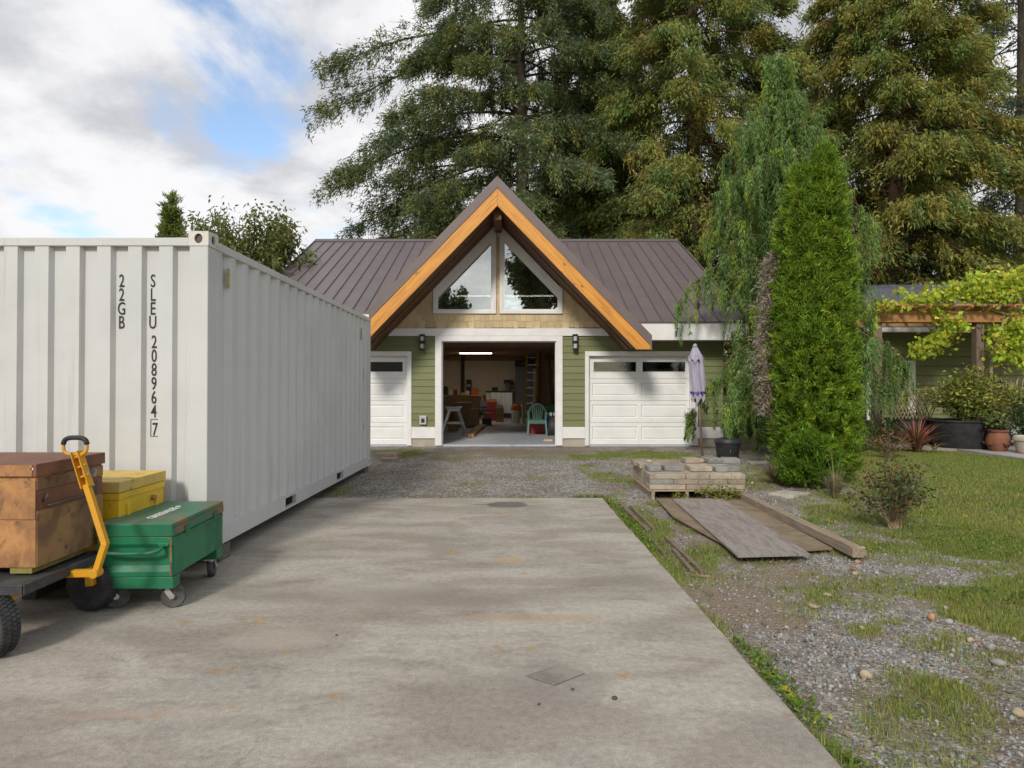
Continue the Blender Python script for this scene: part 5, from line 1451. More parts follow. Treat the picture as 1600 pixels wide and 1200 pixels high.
while y < 23.0:
    x = HX0 - .4
    while x < HX1:
        w = R.uniform(1.6, 3.0)
        xb = min(x + w, HX1)
        MB().slab([(x + .002, y), (xb - .002, y), (xb - .002, y + .32), (x + .002, y + .32)], lambda a, b: rz_(b) + .020 - .05 * (b - y), .012).build('shingle_course', m_shing, sh)
        x = xb
    y += .30
MB().prism([(23.0, 4.86), (23.2, 4.96), (23.4, 4.86)], HX0 - .42, HX1, 'x').build('ridge_cap', m_shing, hs)
dk = thing('timber_deck', 'low deck with pale edge board in front of the green house', 'deck', (13.5, 17.2, -.05))
for k in range(9):
    MB().box(9.6, 20.5, 16.85 + k * .148, 16.85 + k * .148 + .142, .42, .455).build('deck_board', m_pallet, dk)
MB().box(9.6, 20.5, 16.81, 16.845, .16, .455).build('edge_board', m_gal, dk, bev=.004)
for xx in np.arange(9.7, 20.5, 1.75): MB().box(xx, xx + .12, 16.9, 17.02, -.1, .418).build('support_post', m_pergpost, dk)
pg = thing('pergola', 'cedar timber pergola carrying a yellow green grapevine', 'pergola', (12.6, 16.4, -.05))
PGZ = 3.05
posts = [9.10, 11.66, 14.5]
for xx in posts:
    MB().box(xx, xx + .19, 16.38, 16.57, -.1, PGZ).build('post', m_pergpost, pg, bev=.008)
for yy in (16.30, 16.575):
    MB().box(8.95, 16.6, yy, yy + .07, PGZ - .05, PGZ + .22).build('beam', m_perg, pg, bev=.006)
MB().box(8.95, 16.6, 17.9, 17.97, PGZ - .05, PGZ + .2).build('beam', m_perg, pg, bev=.006)
for k, xx in enumerate(np.arange(9.12, 16.6, .52)):
    MB().prism([(15.9, PGZ + .33), (18.1, PGZ + .33), (18.1, PGZ + .225), (16.05, PGZ + .225), (15.9, PGZ + .28)], xx, xx + .045, 'x').build('rafter', m_perg, pg)
for k in range(2): MB().box(9.3, 16.5, 16.0 + k * .5, 16.05 + k * .5, PGZ + .332, PGZ + .37).build('purlin', m_perg, pg)
ph = thing('path', 'pale concrete path', 'path')
bpy.data.objects.remove(ph)
mb = MB().prism([(8.9, 15.7), (9.6, 15.1), (9.95, 14.6), (10.0, 13.6), (10.05, 12.2), (18, 12.2), (18, 16.8), (9.2, 16.8)], -.12, .012, 'z')
put(mb.build('path', m_path), kind='structure')

# ------------------------------------------------------------------ planters and their plants
m_terra = M('terracotta', (.22, .09, .045), (.16, .065, .035), sc=6, c3=(.10, .09, .05), sc3=5, lo3=.58, hi3=.72, rough=.75, bmp=.2)
m_beige = M('beige_pot', (.42, .38, .31), (.34, .30, .25), sc=6, rough=.75)
m_twig = M('willow_twig', (.32, .25, .15), (.22, .165, .10), sc=8, rough=.85)
m_stemg = M('green_stem', (.14, .14, .05), (.17, .12, .06), sc=8, rough=.7)
f_mix = foliage_mat('foliage_mixed', .3)
f_vine = foliage_mat('foliage_vine', .45, .5)
m_soil = M('potting_soil', (.05, .035, .022), (.08, .06, .04), sc=20, rough=.95, bmp=.5)
def tub_at(name, lab, x, y, rx, ry, h, mat, cat='planter'):
    c_ = Vector((x, y, .012))
    t = thing(name, lab, cat, c_)
    n = 40
    mb = MB().lathe([(.86, 0), (.88, .02), (.97, h - .05), (1.0, h - .045), (1.02, h - .03), (1.02, h), (.97, h), (.95, h - .06)], c_, n)
    for v in mb.v: v.x = x + (v.x - x) * rx; v.y = y + (v.y - y) * ry
    mb.build('tub', mat, t, smooth=40)
    s = MB().lathe([(.951, h - .07), (0, h - .07)], c_, n)
    for v in s.v: v.x = x + (v.x - x) * rx; v.y = y + (v.y - y) * ry
    s.build('soil', m_soil, t)
    return t, c_.z + h
def bush(name, lab, cat, c_, rx, ry, h, nst, nlf, L, Wd, base, alt=None, palt=0., stem=m_stemg, bare=.2, spread=1., group=None, up=.5, sr=.006, leafmat=None):
    c_ = Vector(c_)
    t = thing(name, lab, cat, c_, group)
    mb = MB(); pos = []; dirs = []
    for i in range(nst):
        a = R.uniform(0, 2 * PI); q = math.sqrt(R.random())
        tip = Vector((rx * q * math.cos(a), ry * q * math.sin(a), h * (1 - .45 * q * q) * R.uniform(.75, 1.05)))
        mid = Vector((tip.x * .35 * spread, tip.y * .35 * spread, tip.z * .5)) + Vector((R.uniform(-.04, .04), R.uniform(-.04, .04), 0)) * h
        b0 = Vector((R.uniform(-1, 1) * rx * .12, R.uniform(-1, 1) * ry * .12, 0))
        pts = [c_ + b0 * (1 - s) ** 2 + mid * 2 * s * (1 - s) + tip * s * s for s in [k / 5 for k in range(6)]]
        mb.tube(pts, [sr, sr * .9, sr * .8, sr * .65, sr * .5, sr * .25], 5)
        for k in range(max(1, nlf // nst)):
            s = R.uniform(bare, 1.02) ** .8
            p_ = c_ + b0 * (1 - s) ** 2 + mid * 2 * s * (1 - s) + tip * s * s
            j = Vector((R.gauss(0, 1), R.gauss(0, 1), R.gauss(0, .7))) * (.045 * (rx + ry) + .3 * L)
            pos.append(p_ + j)
            dirs.append(Vector((R.gauss(0, 1), R.gauss(0, 1), R.gauss(up, .6))))
    mb.build('stems', stem, t)
    N = len(pos)
    leaf_mesh('leaves', np.array(pos), np.array(dirs), NR.normal(0, 1, (N, 3)) + [0, 0, 1.2], L * NR.uniform(.6, 1.3, N), Wd * NR.uniform(.7, 1.3, N), rcol(N, base, .3, alt, palt), leafmat or f_mix, t, droop=.12)
    return t
GRN = (.055, .095, .022)
t1, zt1 = tub_at('stock_tank', 'large oval black stock tank planter full of leafy plants', 10.53, 15.0, .90, .60, .63, m_tub)
bush('pepper_plants', 'bushy yellow green vegetable plants growing in the large black tank', 'plants', (10.55, 15.0, zt1 - .08), 1.15, .6, 1.25, 80, 5000, .10, .045, (.165, .205, .04), (.30, .27, .05), .35)
bush('tall_herb', 'tall thin dark herb standing at the back of the black tank', 'plant', (10.45, 15.3, zt1 - .08), .25, .2, 1.35, 12, 420, .09, .018, (.05, .085, .03))
t2, zt2 = tub_at('planter_tub', 'smaller black planter tub left of the large tank', 9.75, 15.9, .62, .45, .62, m_tub)
bush('low_herb', 'low green herbs in the smaller black tub', 'plant', (9.6, 15.9, zt2 - .08), .5, .35, .3, 18, 420, .07, .035, (.09, .14, .035))
def trellis(lab, x0, x1, y, z0, z1, lean, n, seed):
    t = thing('willow_trellis', lab, 'trellis', ((x0 + x1) / 2, y, z0), 'willow trellises by the planters')
    rr = random.Random(seed)
    for s in (-1, 1):
        mb = MB()
        for k in range(n):
            xa = x0 + (x1 - x0) * (k + .5) / n
            xb = xa + s * lean + rr.uniform(-.03, .03)
            h = z1 - rr.uniform(0, .16)
            mb.tube([(xa, y + s * .012, z0), ((xa + xb) / 2 + rr.uniform(-.02, .02), y + s * .012, (z0 + h) / 2), (xb, y + s * .012 + .02, h)], .013, 5)
        mb.build('rods', m_twig, t)
trellis('diamond willow trellis standing behind the smaller black tub', 9.05, 10.05, 15.62, .62, 1.42, .34, 12, 3)
trellis('fan shaped willow trellis behind the large black tank', 11.35, 12.3, 15.72, .6, 1.62, .20, 13, 5)
c_ = Vector((10.57, 14.2, .012))
t = thing('strawberry_jar', 'brown terracotta strawberry jar with side pockets', 'pot', c_)
MB().lathe([(.15, 0), (.17, .03), (.225, .16), (.23, .24), (.19, .36), (.17, .40), (.195, .42), (.20, .46), (.16, .465)], c_, 28).build('jar', m_terra, t, smooth=40)
for k in range(5):
    a = 2 * PI * k / 5 - PI / 2
    MB().lathe([(.03, -.05), (.065, .0), (.07, .015), (.05, .01)], c_ + Vector((.235 * math.cos(a), .235 * math.sin(a), .17)), 12).build('pocket', m_terra, t, smooth=True)
bush('strawberry_plant', 'leafy plant spilling from the terracotta jar', 'plant', c_ + Vector((0, 0, .42)), .32, .28, .32, 22, 420, .085, .05, (.07, .11, .03), (.16, .17, .05), .3)
c_ = Vector((10.80, 13.75, .012))
t = thing('beige_pot', 'beige flower pot with rolled rim at the frame edge', 'pot', c_)
MB().lathe([(.13, 0), (.14, .02), (.19, .26), (.215, .265), (.225, .30), (.20, .36), (.17, .37), (.16, .34)], c_, 28).build('pot', m_beige, t, smooth=40)
MB().lathe([(.17, .0), (.18, .015), (.15, .02)], c_ - Vector((0, 0, .005)), 24).build('saucer', m_terra, t)
bush('green_shrub', 'loose green shrub behind the beige pot', 'shrub', (11.75, 14.9, 0), .75, .5, 1.5, 36, 2600, .08, .04, (.07, .12, .035))
# red phormium
t = thing('red_flax', 'clump of red bronze sword leaves at the lawn edge', 'plant', (8.93, 14.4, 0))
def blades(nm, c_, n, L0, L1, w, cols, mat, parent, lean=(.25, 1.0), kind=None):
    V = []; C_ = []; loops = []; st = []
    c_ = Vector(c_)
    for i in range(n):
        a = R.uniform(0, 2 * PI); L = R.uniform(L0, L1); ln = R.uniform(*lean)
        hd_ = Vector((math.cos(a), math.sin(a), 0)); sd_ = Vector((-math.sin(a), math.cos(a), 0))
        col = Vector(R.choice(cols)) * R.uniform(.7, 1.3)
        b0 = c_ + hd_ * R.uniform(0, .1) * L
        base = len(V)
        for k in range(5):
            s = k / 4
            p_ = b0 + hd_ * (L * ln * (.35 * s + .65 * s * s)) + Vector((0, 0, L * (s * math.sqrt(max(.05, 1 - ln * ln * .6)) - .35 * ln * s * s)))
            ww = w * (1 - s) ** .6 * (.6 + .4 * min(1, s * 4)) + .001
            V += [p_ - sd_ * ww / 2 - Vector(off_of(parent)), p_ + sd_ * ww / 2 - Vector(off_of(parent))]
            C_ += [col, col]
        for k in range(4):
            st.append(len(loops)); q = base + 2 * k
            loops += [q, q + 1, q + 3, q + 2]
    me = np_mesh(nm, np.array(V), np.array(loops), np.array(st), mat, np.array(C_))
    return put(link(nm, me, parent), kind=kind)
blades('leaves', (8.93, 14.4, 0), 130, .55, 1.0, .05, [(.26, .08, .065), (.36, .13, .09), (.18, .085, .05), (.38, .19, .10), (.19, .16, .06)], f_mix, t, (.25, .95))
blades('dry_leaves', (9.25, 14.3, .02), 10, .35, .6, .03, [(.42, .30, .12), (.36, .25, .10)], f_mix, t, (.9, 1.0))
# rose bush, dry clump, tall weeds
rb = G(1396, 822)
bush('rose_bush', 'leafy rose bush with bare crossed stems on the lawn edge', 'bush', (rb.x, rb.y, zg(rb.x, rb.y)), .50, .42, .78, 40, 1250, .055, .03, (.085, .105, .036), (.20, .085, .04), .16, stem=m_twig, bare=.40, sr=.007)
t = thing('dry_grass_clump', 'brown dry grass clump with tall seed stems before the columnar cedar', 'grass clump', (4.26, 8.6, 0))
blades('dry_blades', (4.26, 8.6, 0), 300, .20, .40, .007, [(.26, .20, .12), (.20, .15, .09), (.33, .27, .16)], f_mix, t, (.1, .75))
blades('seed_stems', (4.26, 8.6, 0), 16, .45, .85, .006, [(.34, .32, .12), (.22, .26, .09)], f_mix, t, (.08, .45))
t = thing('withered_shrub', 'withered brown twiggy shrub at the foot of the columnar cedar', 'shrub', (3.95, 9.75, 0))
blades('twigs', (3.95, 9.75, 0), 520, .20, .46, .010, [(.27, .20, .13), (.20, .15, .10), (.33, .26, .18)], f_mix, t, (.2, 1.0))
bush('rusty_perennial', 'faded perennial with rusty leaves between the cedar and the red flax', 'plant', (7.6, 13.2, 0), .55, .4, .55, 24, 620, .07, .025, (.13, .095, .035), (.25, .12, .04), .4, stem=m_twig)
bush('low_weeds', 'green weeds growing at the front of the pallet', 'weeds', (2.65, 8.34, 0), .38, .06, .20, 20, 240, .05, .032, (.17, .20, .03))
bush('low_weeds', 'small yellow green weed before the middle of the pallet', 'weeds', (2.13, 8.36, 0), .12, .05, .10, 8, 70, .045, .03, (.19, .21, .03))
bush('garden_bed_plants', 'mixed green bed plants beside the weeping cedar', 'plants', (8.1, 14.9, 0), .9, .5, .75, 40, 1300, .09, .03, (.075, .12, .04), (.17, .15, .05), .25)
# grapevine
gv = thing('grapevine', 'yellow green grapevine sprawling over the pergola', 'grapevine', (12.3, 16.4, 0))
mb = MB()
mb.tube([(11.92, 16.3, 0), (11.90, 16.27, 1.2), (11.95, 16.25, 2.2), (12.2, 16.2, 3.0), (12.7, 16.2, 3.45)], [.05, .045, .04, .03, .02], 8)
for k in range(9):
    xx = 9.6 + k * .75
    mb.tube([(12.3, 16.25, 3.2), ((12.3 + xx) / 2, 16.1 + R.uniform(-.1, .3), 3.5), (xx, 16.1 + R.uniform(-.1, .4), 3.48 + R.uniform(-.1, .2))], [.02, .013, .007], 6)
mb.build('stem', m_twig, gv)
VP = []
clus = [(1375, 480, 22, 12, 60), (1400, 477, 30, 10, 90), (1440, 470, 30, 10, 150), (1480, 460, 30, 16, 260), (1520, 452, 32, 18, 320), (1560, 446, 34, 20, 380), (1595, 446, 34, 24, 400), (1470, 488, 14, 14, 110), (1500, 505, 14, 16, 80), (1640, 455, 50, 40, 600),
        (1475, 520, 20, 22, 170), (1460, 535, 14, 14, 90), (1560, 515, 20, 13, 130), (1594, 508, 20, 18, 180), (1570, 545, 28, 18, 230), (1595, 545, 22, 26, 230), (1440, 545, 14, 12, 40), (1437, 552, 20, 8, 50), (1560, 464, 40, 10, 160), (1424, 463, 8, 8, 14), (1524, 432, 9, 10, 26), (1406, 452, 8, 7, 16), (1365, 500, 6, 20, 30), (1640, 540, 40, 40, 300)]
for cx_, cy_, rx_, ry_, n_ in clus:
    for i in range(int(n_ * 1.25)):
        q = P(cx_ + R.gauss(0, .55) * rx_, cy_ + R.gauss(0, .55) * ry_, R.uniform(15.85, 16.9))
        VP.append(q)
N = len(VP)
lobed_leaves('leaves', np.array(VP), NR.normal(0, 1, (N, 3)) + [0, -.3, -.6], NR.normal(0, .6, (N, 3)) + [0, -1, .7], NR.uniform(.065, .14, N), rcol(N, (.36, .45, .04), .26, (.58, .55, .06), .22), f_vine, gv)
# ------------------------------------------------------------------ trees
m_bark = M('fir_bark', (.085, .065, .048), (.045, .035, .027), sc=5, st=(4, 4, .6), rough=.95, bmp=.8, bsc=14, bd=.03)
m_bark2 = M('cedar_bark', (.15, .095, .062), (.085, .058, .040), sc=6, st=(5, 5, .5), rough=.95, bmp=.8, bsc=16, bd=.02)
f_fir = foliage_mat('foliage_fir', .38)
f_ced = foliage_mat('foliage_cedar', .42)
f_weep = foliage_mat('foliage_weeping', .42, .7, .1)
f_col = foliage_mat('foliage_columnar', .40)
f_dec = foliage_mat('foliage_deciduous', .35)
def trunk(parent, base, H, r, mat, lean=(0, 0), n=14):
    pts = []; rs = []
    for i in range(15):
        s = i / 14
        pts.append(Vector(base) + Vector((lean[0] * s * s + .06 * math.sin(5 * s), lean[1] * s * s + .05 * math.cos(4 * s), H * s)))
        rs.append(max(.015, r * (1 - .93 * s) * (1 + .35 * max(0, .12 - s) / .12)))
    MB().tube(pts, rs, n).build('trunk', mat, parent, smooth=True)
def conifer(name, label, cat, base, H, r, limbs, style, cols, group=None, bark=None, spray=(.22, .05), tw=(22, 9, 6), fol=None):
    """limbs: rows (height, azimuth, length, rise, droop)"""
    base = np.array(base, float)
    t = thing(name, label, cat, base, group)
    trunk(t, base, H, r, bark or m_bark)
    PP, DD, CC = [], [], []
    mb = MB()
    nT, nS, nQ = tw
    for (h, az, L, rise, droop) in limbs:
        dh = np.array([math.cos(az), math.sin(az), 0.0])
        bend = NR.normal(0, .10)
        sdv = np.array([-math.sin(az), math.cos(az), 0.0])
        def at(s):
            s = np.asarray(s, float).reshape(-1, 1)
            z = rise * s - droop * s ** 2
            if style != 'fir': z = z + .22 * np.maximum(0, s - .7) ** 2 * 9 * .35
            return base + np.array([0, 0, h]) + dh * (L * s * (1 - .12 * droop * s)) + sdv * (bend * L * s ** 2) + np.array([0, 0, 1.0]) * z * L
        pts = at(np.linspace(0, 1, 7))
        r0 = .010 * L + .014
        mb.tube([Vector(p) for p in pts], [r0 * (1 - .88 * k / 6) for k in range(7)], 5, cap=False)
        k_ = max(5, int(nT * (.35 + .65 * min(1, L / 6))))
        s = np.sort(NR.uniform(.10 if style != 'fir' else .14, 1.0, k_)) ** .58
        p0 = at(s)
        side = np.where(np.arange(k_) % 2 == 0, 1, -1)
        ang = az + side * NR.uniform(.55, 1.2, k_) * np.clip(1.35 - s, .25, 1)
        lt = (.10 + .32 * (1 - s) ** .7) * L * NR.uniform(.6, 1.25, k_) + .38
        td = np.stack([np.cos(ang), np.sin(ang), NR.uniform(-.25, .05, k_)], 1)
        u = NR.uniform(.05, 1, (k_, nS))
        dz = -(.32 if style == 'fir' else .42) * (u ** 2) * lt[:, None]
        pt = p0[:, None, :] + td[:, None, :] * (u * lt[:, None])[..., None]
        pt[..., 2] += dz
        for i in range(0, k_, 1 if L > 2.5 else 3):
            e = p0[i] + td[i] * lt[i]; e[2] -= .3 * lt[i]; m_ = p0[i] + td[i] * lt[i] * .5; m_[2] -= .08 * lt[i]
            mb.tube([Vector(p0[i]), Vector(m_), Vector(e)], [.016, .010, .004], 3, cap=False)
        # hanging sprays below every point of the twig
        hang = NR.uniform(0, 1, (k_, nS, nQ)) ** 1.3
        hl = (.80 if style == 'fir' else .68) * NR.uniform(.3, 1.0, (k_, nS))
        q = pt[:, :, None, :] + np.zeros((1, 1, nQ, 1))
        q = q + NR.normal(0, .09 if style == 'fir' else .13, q.shape)
        q[..., 2] -= hang * hl[..., None]
        if style == 'fir':
            d = td[:, None, None, :] * .9 + NR.normal(0, .75, q.shape)
            d[..., 2] -= .25 + 1.0 * hang
        else:
            d = td[:, None, None, :] * .7 + NR.normal(0, .40, q.shape)
            d[..., 2] -= .75
        tone = NR.normal(0, .16, (k_, 1, 1))
        pick = NR.random((k_, 1, 1))
        b = np.array(cols[0]); c = np.broadcast_to(b, q.shape).copy()
        for j, (cc, pr) in enumerate(cols[1:]):
            msk = (pick > 1 - pr) if j == 0 else (pick < pr)
            msk = msk | (NR.random(q.shape[:3]) < pr * .35)
            c = np.where(msk[..., None], np.array(cc), c)
        c = c * (1 + tone[..., None] + NR.normal(0, .22, q.shape[:3])[..., None])
        PP.append(q.reshape(-1, 3)); DD.append(d.reshape(-1, 3)); CC.append(c.reshape(-1, 3))
    mb.build('limbs', bark or m_bark, t)
    PP, DD, CC = np.concatenate(PP), np.concatenate(DD), np.concatenate(CC)
    N = len(PP)
    spray_mesh('crown', PP, DD, NR.normal(0, 1, (N, 3)), spray[0] * NR.uniform(.6, 1.35, N), spray[1] * NR.uniform(.6, 1.4, N), np.clip(CC, .004, .8), fol or (f_fir if style == 'fir' else f_ced), t)
    return t
FIRC = [(.125, .165, .055), ((.140, .20, .110), .22), ((.21, .22, .06), .18)]
# the big fir behind the garage
L_ = []
fx, fy = .45, 31.0
for k in range(98):
    h = 5.5 + 15.5 * (k / 98) + R.uniform(-.3, .3)
    full = 1 - .45 * max(0, (h - 12) / 12)
    az = k * 2.39996 + R.uniform(-.3, .3)
    L_.append((h, az, R.uniform(4.2, 7.0) * full, R.uniform(.02, .30), R.uniform(.22, .48)))
zpx = lambda y, d: CZ - (y - HZ) * d / F
for (y0, y1, L, az, rise) in ((95, 0, 9.2, PI + .10, .10), (140, 0, 9.0, PI - .25, .06), (215, 0, 8.6, PI + .05, .12), (245, 0, 8.3, PI - .15, .02), (60, 0, 8.4, PI + .2, .12), (305, 0, 6.0, PI - .1, .0), (335, 0, 4.9, PI + .2, -.05), (180, 0, 7.4, PI + .35, .05), (285, 0, 6.4, -2.4, .05), (205, 0, 6.2, -.25, .04), (250, 0, 6.4, .15, 0), (300, 0, 5.6, -.3, .0), (140, 0, 6.4, .1, .05)):
    L_.append((zpx(y0, fy), az, L, rise, .40))
conifer('fir_tree', 'huge dark fir tree with drooping boughs directly behind the garage gable', 'tree', (fx, fy, 0), 25, .52, L_, 'fir', FIRC, tw=(24, 9, 16), spray=(.20, .05))
def cedar_limbs(H, h0, n, half, top_pow=.75, jit=.25):
    out = []
    for k in range(n):
        f = (k + R.random()) / n
        h = h0 + (H - h0) * f
        L = half * (1 - f) ** top_pow * R.uniform(1 - jit, 1 + jit * .6) + .35
        out.append((h, k * 2.39996 + R.uniform(-.4, .4), L, R.uniform(-.10, .12), R.uniform(.25, .50)))
    return out
CEDC = [(.245, .255, .058), ((.33, .255, .062), .11), ((.165, .235, .065), .36)]
CEDD = [(.255, .250, .052), ((.32, .255, .058), .13), ((.165, .23, .058), .34)]
conifer('cedar_tree', 'olive and rust tinted cedar between the big fir and the weeping cedar', 'tree', (8.0, 29, 0), 31, .45, cedar_limbs(28, 1.5, 185, 6.3, .62), 'ced', CEDC, bark=m_bark2, tw=(18, 9, 16), spray=(.205, .062))
conifer('cedar_tree', 'broad olive brown cedar behind the columnar cedar and the low house', 'tree', (16.0, 27.5, 0), 26, .45, cedar_limbs(25, 1.0, 190, 6.4, .66), 'ced', CEDD, bark=m_bark2, tw=(18, 9, 16), spray=(.205, .062))
conifer('cedar_tree', 'dark green cedar filling the gap right of the big fir', 'tree', (4.6, 35, 0), 24, .35, cedar_limbs(23, 3.0, 120, 5.6, .7), 'ced', [(.14, .18, .065), ((.21, .21, .06), .25)], bark=m_bark2, tw=(14, 7, 9), spray=(.30, .09))
conifer('spruce_tree', 'tall blue green spruce cut off by the right edge of the picture', 'tree', (22.6, 29, 0), 24, .40, [(h, a, L * 1.0, r_, d) for (h, a, L, r_, d) in cedar_limbs(24, 4.0, 84, 4.4, .5)], 'fir', [(.085, .12, .065), ((.105, .15, .10), .25)], tw=(15, 8, 11), spray=(.20, .05))
conifer('cedar_tree', 'shaded cedar standing behind the right end of the low house', 'tree', (20.0, 33, 0), 17, .35, cedar_limbs(17, 1.0, 70, 4.6, .7), 'ced', [(.17, .18, .052), ((.25, .18, .055), .25)], bark=m_bark2, tw=(14, 7, 9), spray=(.30, .09))
conifer('cedar_tree', 'low shaded cedar in the gap behind the weeping cedar', 'tree', (11.6, 34, 0), 14.5, .35, cedar_limbs(14.5, .8, 64, 4.6, .7), 'ced', [(.17, .19, .055), ((.26, .19, .055), .25)], bark=m_bark2, tw=(14, 7, 9), spray=(.30, .09))

# weeping cedar: rising limbs with long curtains of hanging strands
wb = (5.98, 14.6, -.05)
t = thing('weeping_cedar', 'tall weeping cedar with hanging green curtains at the garage corner', 'tree', wb)
MB().tube([Vector(wb) + Vector((.04 * math.sin(k), .03 * k * 0, 9.0 * k / 12)) for k in range(13)], [.15 * (1 - .97 * k / 12) + .004 for k in range(13)], 10).build('trunk', m_bark2, t, smooth=True)
mb = MB(); PP, DD, CC = [], [], []
lim = []
for k in range(66):
    f = (k + R.random()) / 66
    h = .9 + 7.8 * f
    lim.append((h, k * 2.39996 + R.uniform(-.5, .5), (2.25 * (1 - f) ** .72 + .18) * R.choice((.5, .6, .75, .9, 1.0, 1.15)), R.uniform(.35, .85)))
lim += [(4.15, PI + .02, 2.35, .36), (3.9, PI + .2, 1.7, .5), (2.25, PI + .45, 1.95, .42), (1.7, PI + .6, 1.5, .4), (3.3, PI + .2, 1.4, .6), (4.6, PI + .1, 1.55, .7), (6.2, PI + .25, 1.5, .5), (6.3, PI - .2, 1.2, .5),
        (3.0, -.05, 2.9, .12), (2.9, -.25, 2.6, .10), (3.0, .15, 2.4, .2), (4.1, -.1, 1.9, .5), (4.9, .05, 1.9, .5), (5.6, -.15, 1.5, .55), (2.3, -.2, 2.3, .2), (6.6, -.2, 1.3, .4), (2.0, -.6, 1.8, .2), (1.2, -.3, 1.7, .3), (5.5, -.05, 2.3, .75), (5.1, .1, 2.1, .6), (4.2, .05, 2.3, .5), (6.0, .0, 1.9, .8), (3.6, -.15, 2.1, .45), (7.0, -.05, 1.35, .7), (7.5, PI, 1.0, .7), (5.4, PI - .1, 1.7, .7), (6.9, PI + .1, 1.3, .7), (8.1, .2, .8, .5), (7.7, -.4, .8, .4)]
lim += [(2.0 + 6.9 * (k + R.random()) / 60, k * 2.39996, R.uniform(.25, .55) * (1 - .5 * k / 60), R.uniform(.3, .8)) for k in range(60)] + [(R.uniform(1.0, 2.1), PI + R.uniform(-1.0, 1.1), R.uniform(.6, 1.3), R.uniform(.2, .5)) for k in range(22)] + [(8.75, k * 1.57, .28, .9) for k in range(4)]
lim = [(h, az, min(L, .95) if (1.9 < h < 3.6 and math.cos(az) < -.25 and L < 1.9) else L, r_) for (h, az, L, r_) in lim]
for (h, az, L, rise) in lim:
    dh = np.array([math.cos(az), math.sin(az), 0.0])
    def at(s):
        s = np.asarray(s, float).reshape(-1, 1)
        return np.array(wb) + np.array([0, 0, h]) + dh * L * s + np.array([0, 0, 1.0]) * L * (rise * s - (rise + .38) * s ** 2.4)
    pts = at(np.linspace(0, 1, 7)); mb.tube([Vector(p) for p in pts], [.026 * (1 - .85 * q / 6) for q in range(7)], 5, cap=False)
    ns_ = int(6 + 8 * L)
    s = NR.uniform(.04, 1.0, ns_) ** .75
    p0 = at(s) + NR.normal(0, .045, (ns_, 3)) * [1.2, 1.2, .3]
    hl = np.minimum(NR.uniform(.25, 1.05, ns_), p0[:, 2] * .8 - .02)
    hl = np.maximum(hl, .15)
    nq = 110
    u = NR.uniform(0, 1, (ns_, nq))
    wob = NR.normal(0, .05, (ns_, 2))
    q = np.repeat(p0[:, None, :], nq, 1)
    q[..., 2] -= u * hl[:, None]
    q[..., :2] += wob[:, None, :] * (u ** 1.5)[..., None] + NR.normal(0, .048, (ns_, nq, 2)) * (1.12 - u[..., None])
    d = NR.normal(0, .42, q.shape); d[..., 2] -= 1.0; d += dh * .15
    c = np.array([.175, .275, .085]) * (1 + NR.normal(0, .30, (ns_, 1, 1)) + NR.normal(0, .2, (ns_, nq, 1)))
    yl_ = NR.random((ns_, 1, 1)) < .18
    c = np.where(yl_, c * np.array([1.5, 1.25, .7]), c)
    PP.append(q.reshape(-1, 3)); DD.append(d.reshape(-1, 3)); CC.append(c.reshape(-1, 3))
    for i in range(0, ns_, 2):
        mb.tube([Vector(p0[i]), Vector(p0[i]) + Vector((wob[i][0] * .35, wob[i][1] * .35, -hl[i] * .5)), Vector(p0[i]) + Vector((wob[i][0], wob[i][1], -hl[i] * .95))], [.005, .004, .002], 3, cap=False)
mb.build('limbs', m_bark2, t)
PP, DD, CC = np.concatenate(PP), np.concatenate(DD), np.concatenate(CC); N = len(PP)
spray_mesh('crown', PP, DD, NR.normal(0, 1, (N, 3)), NR.uniform(.06, .14, N), NR.uniform(.014, .030, N), np.clip(CC, .004, .8), f_weep, t)

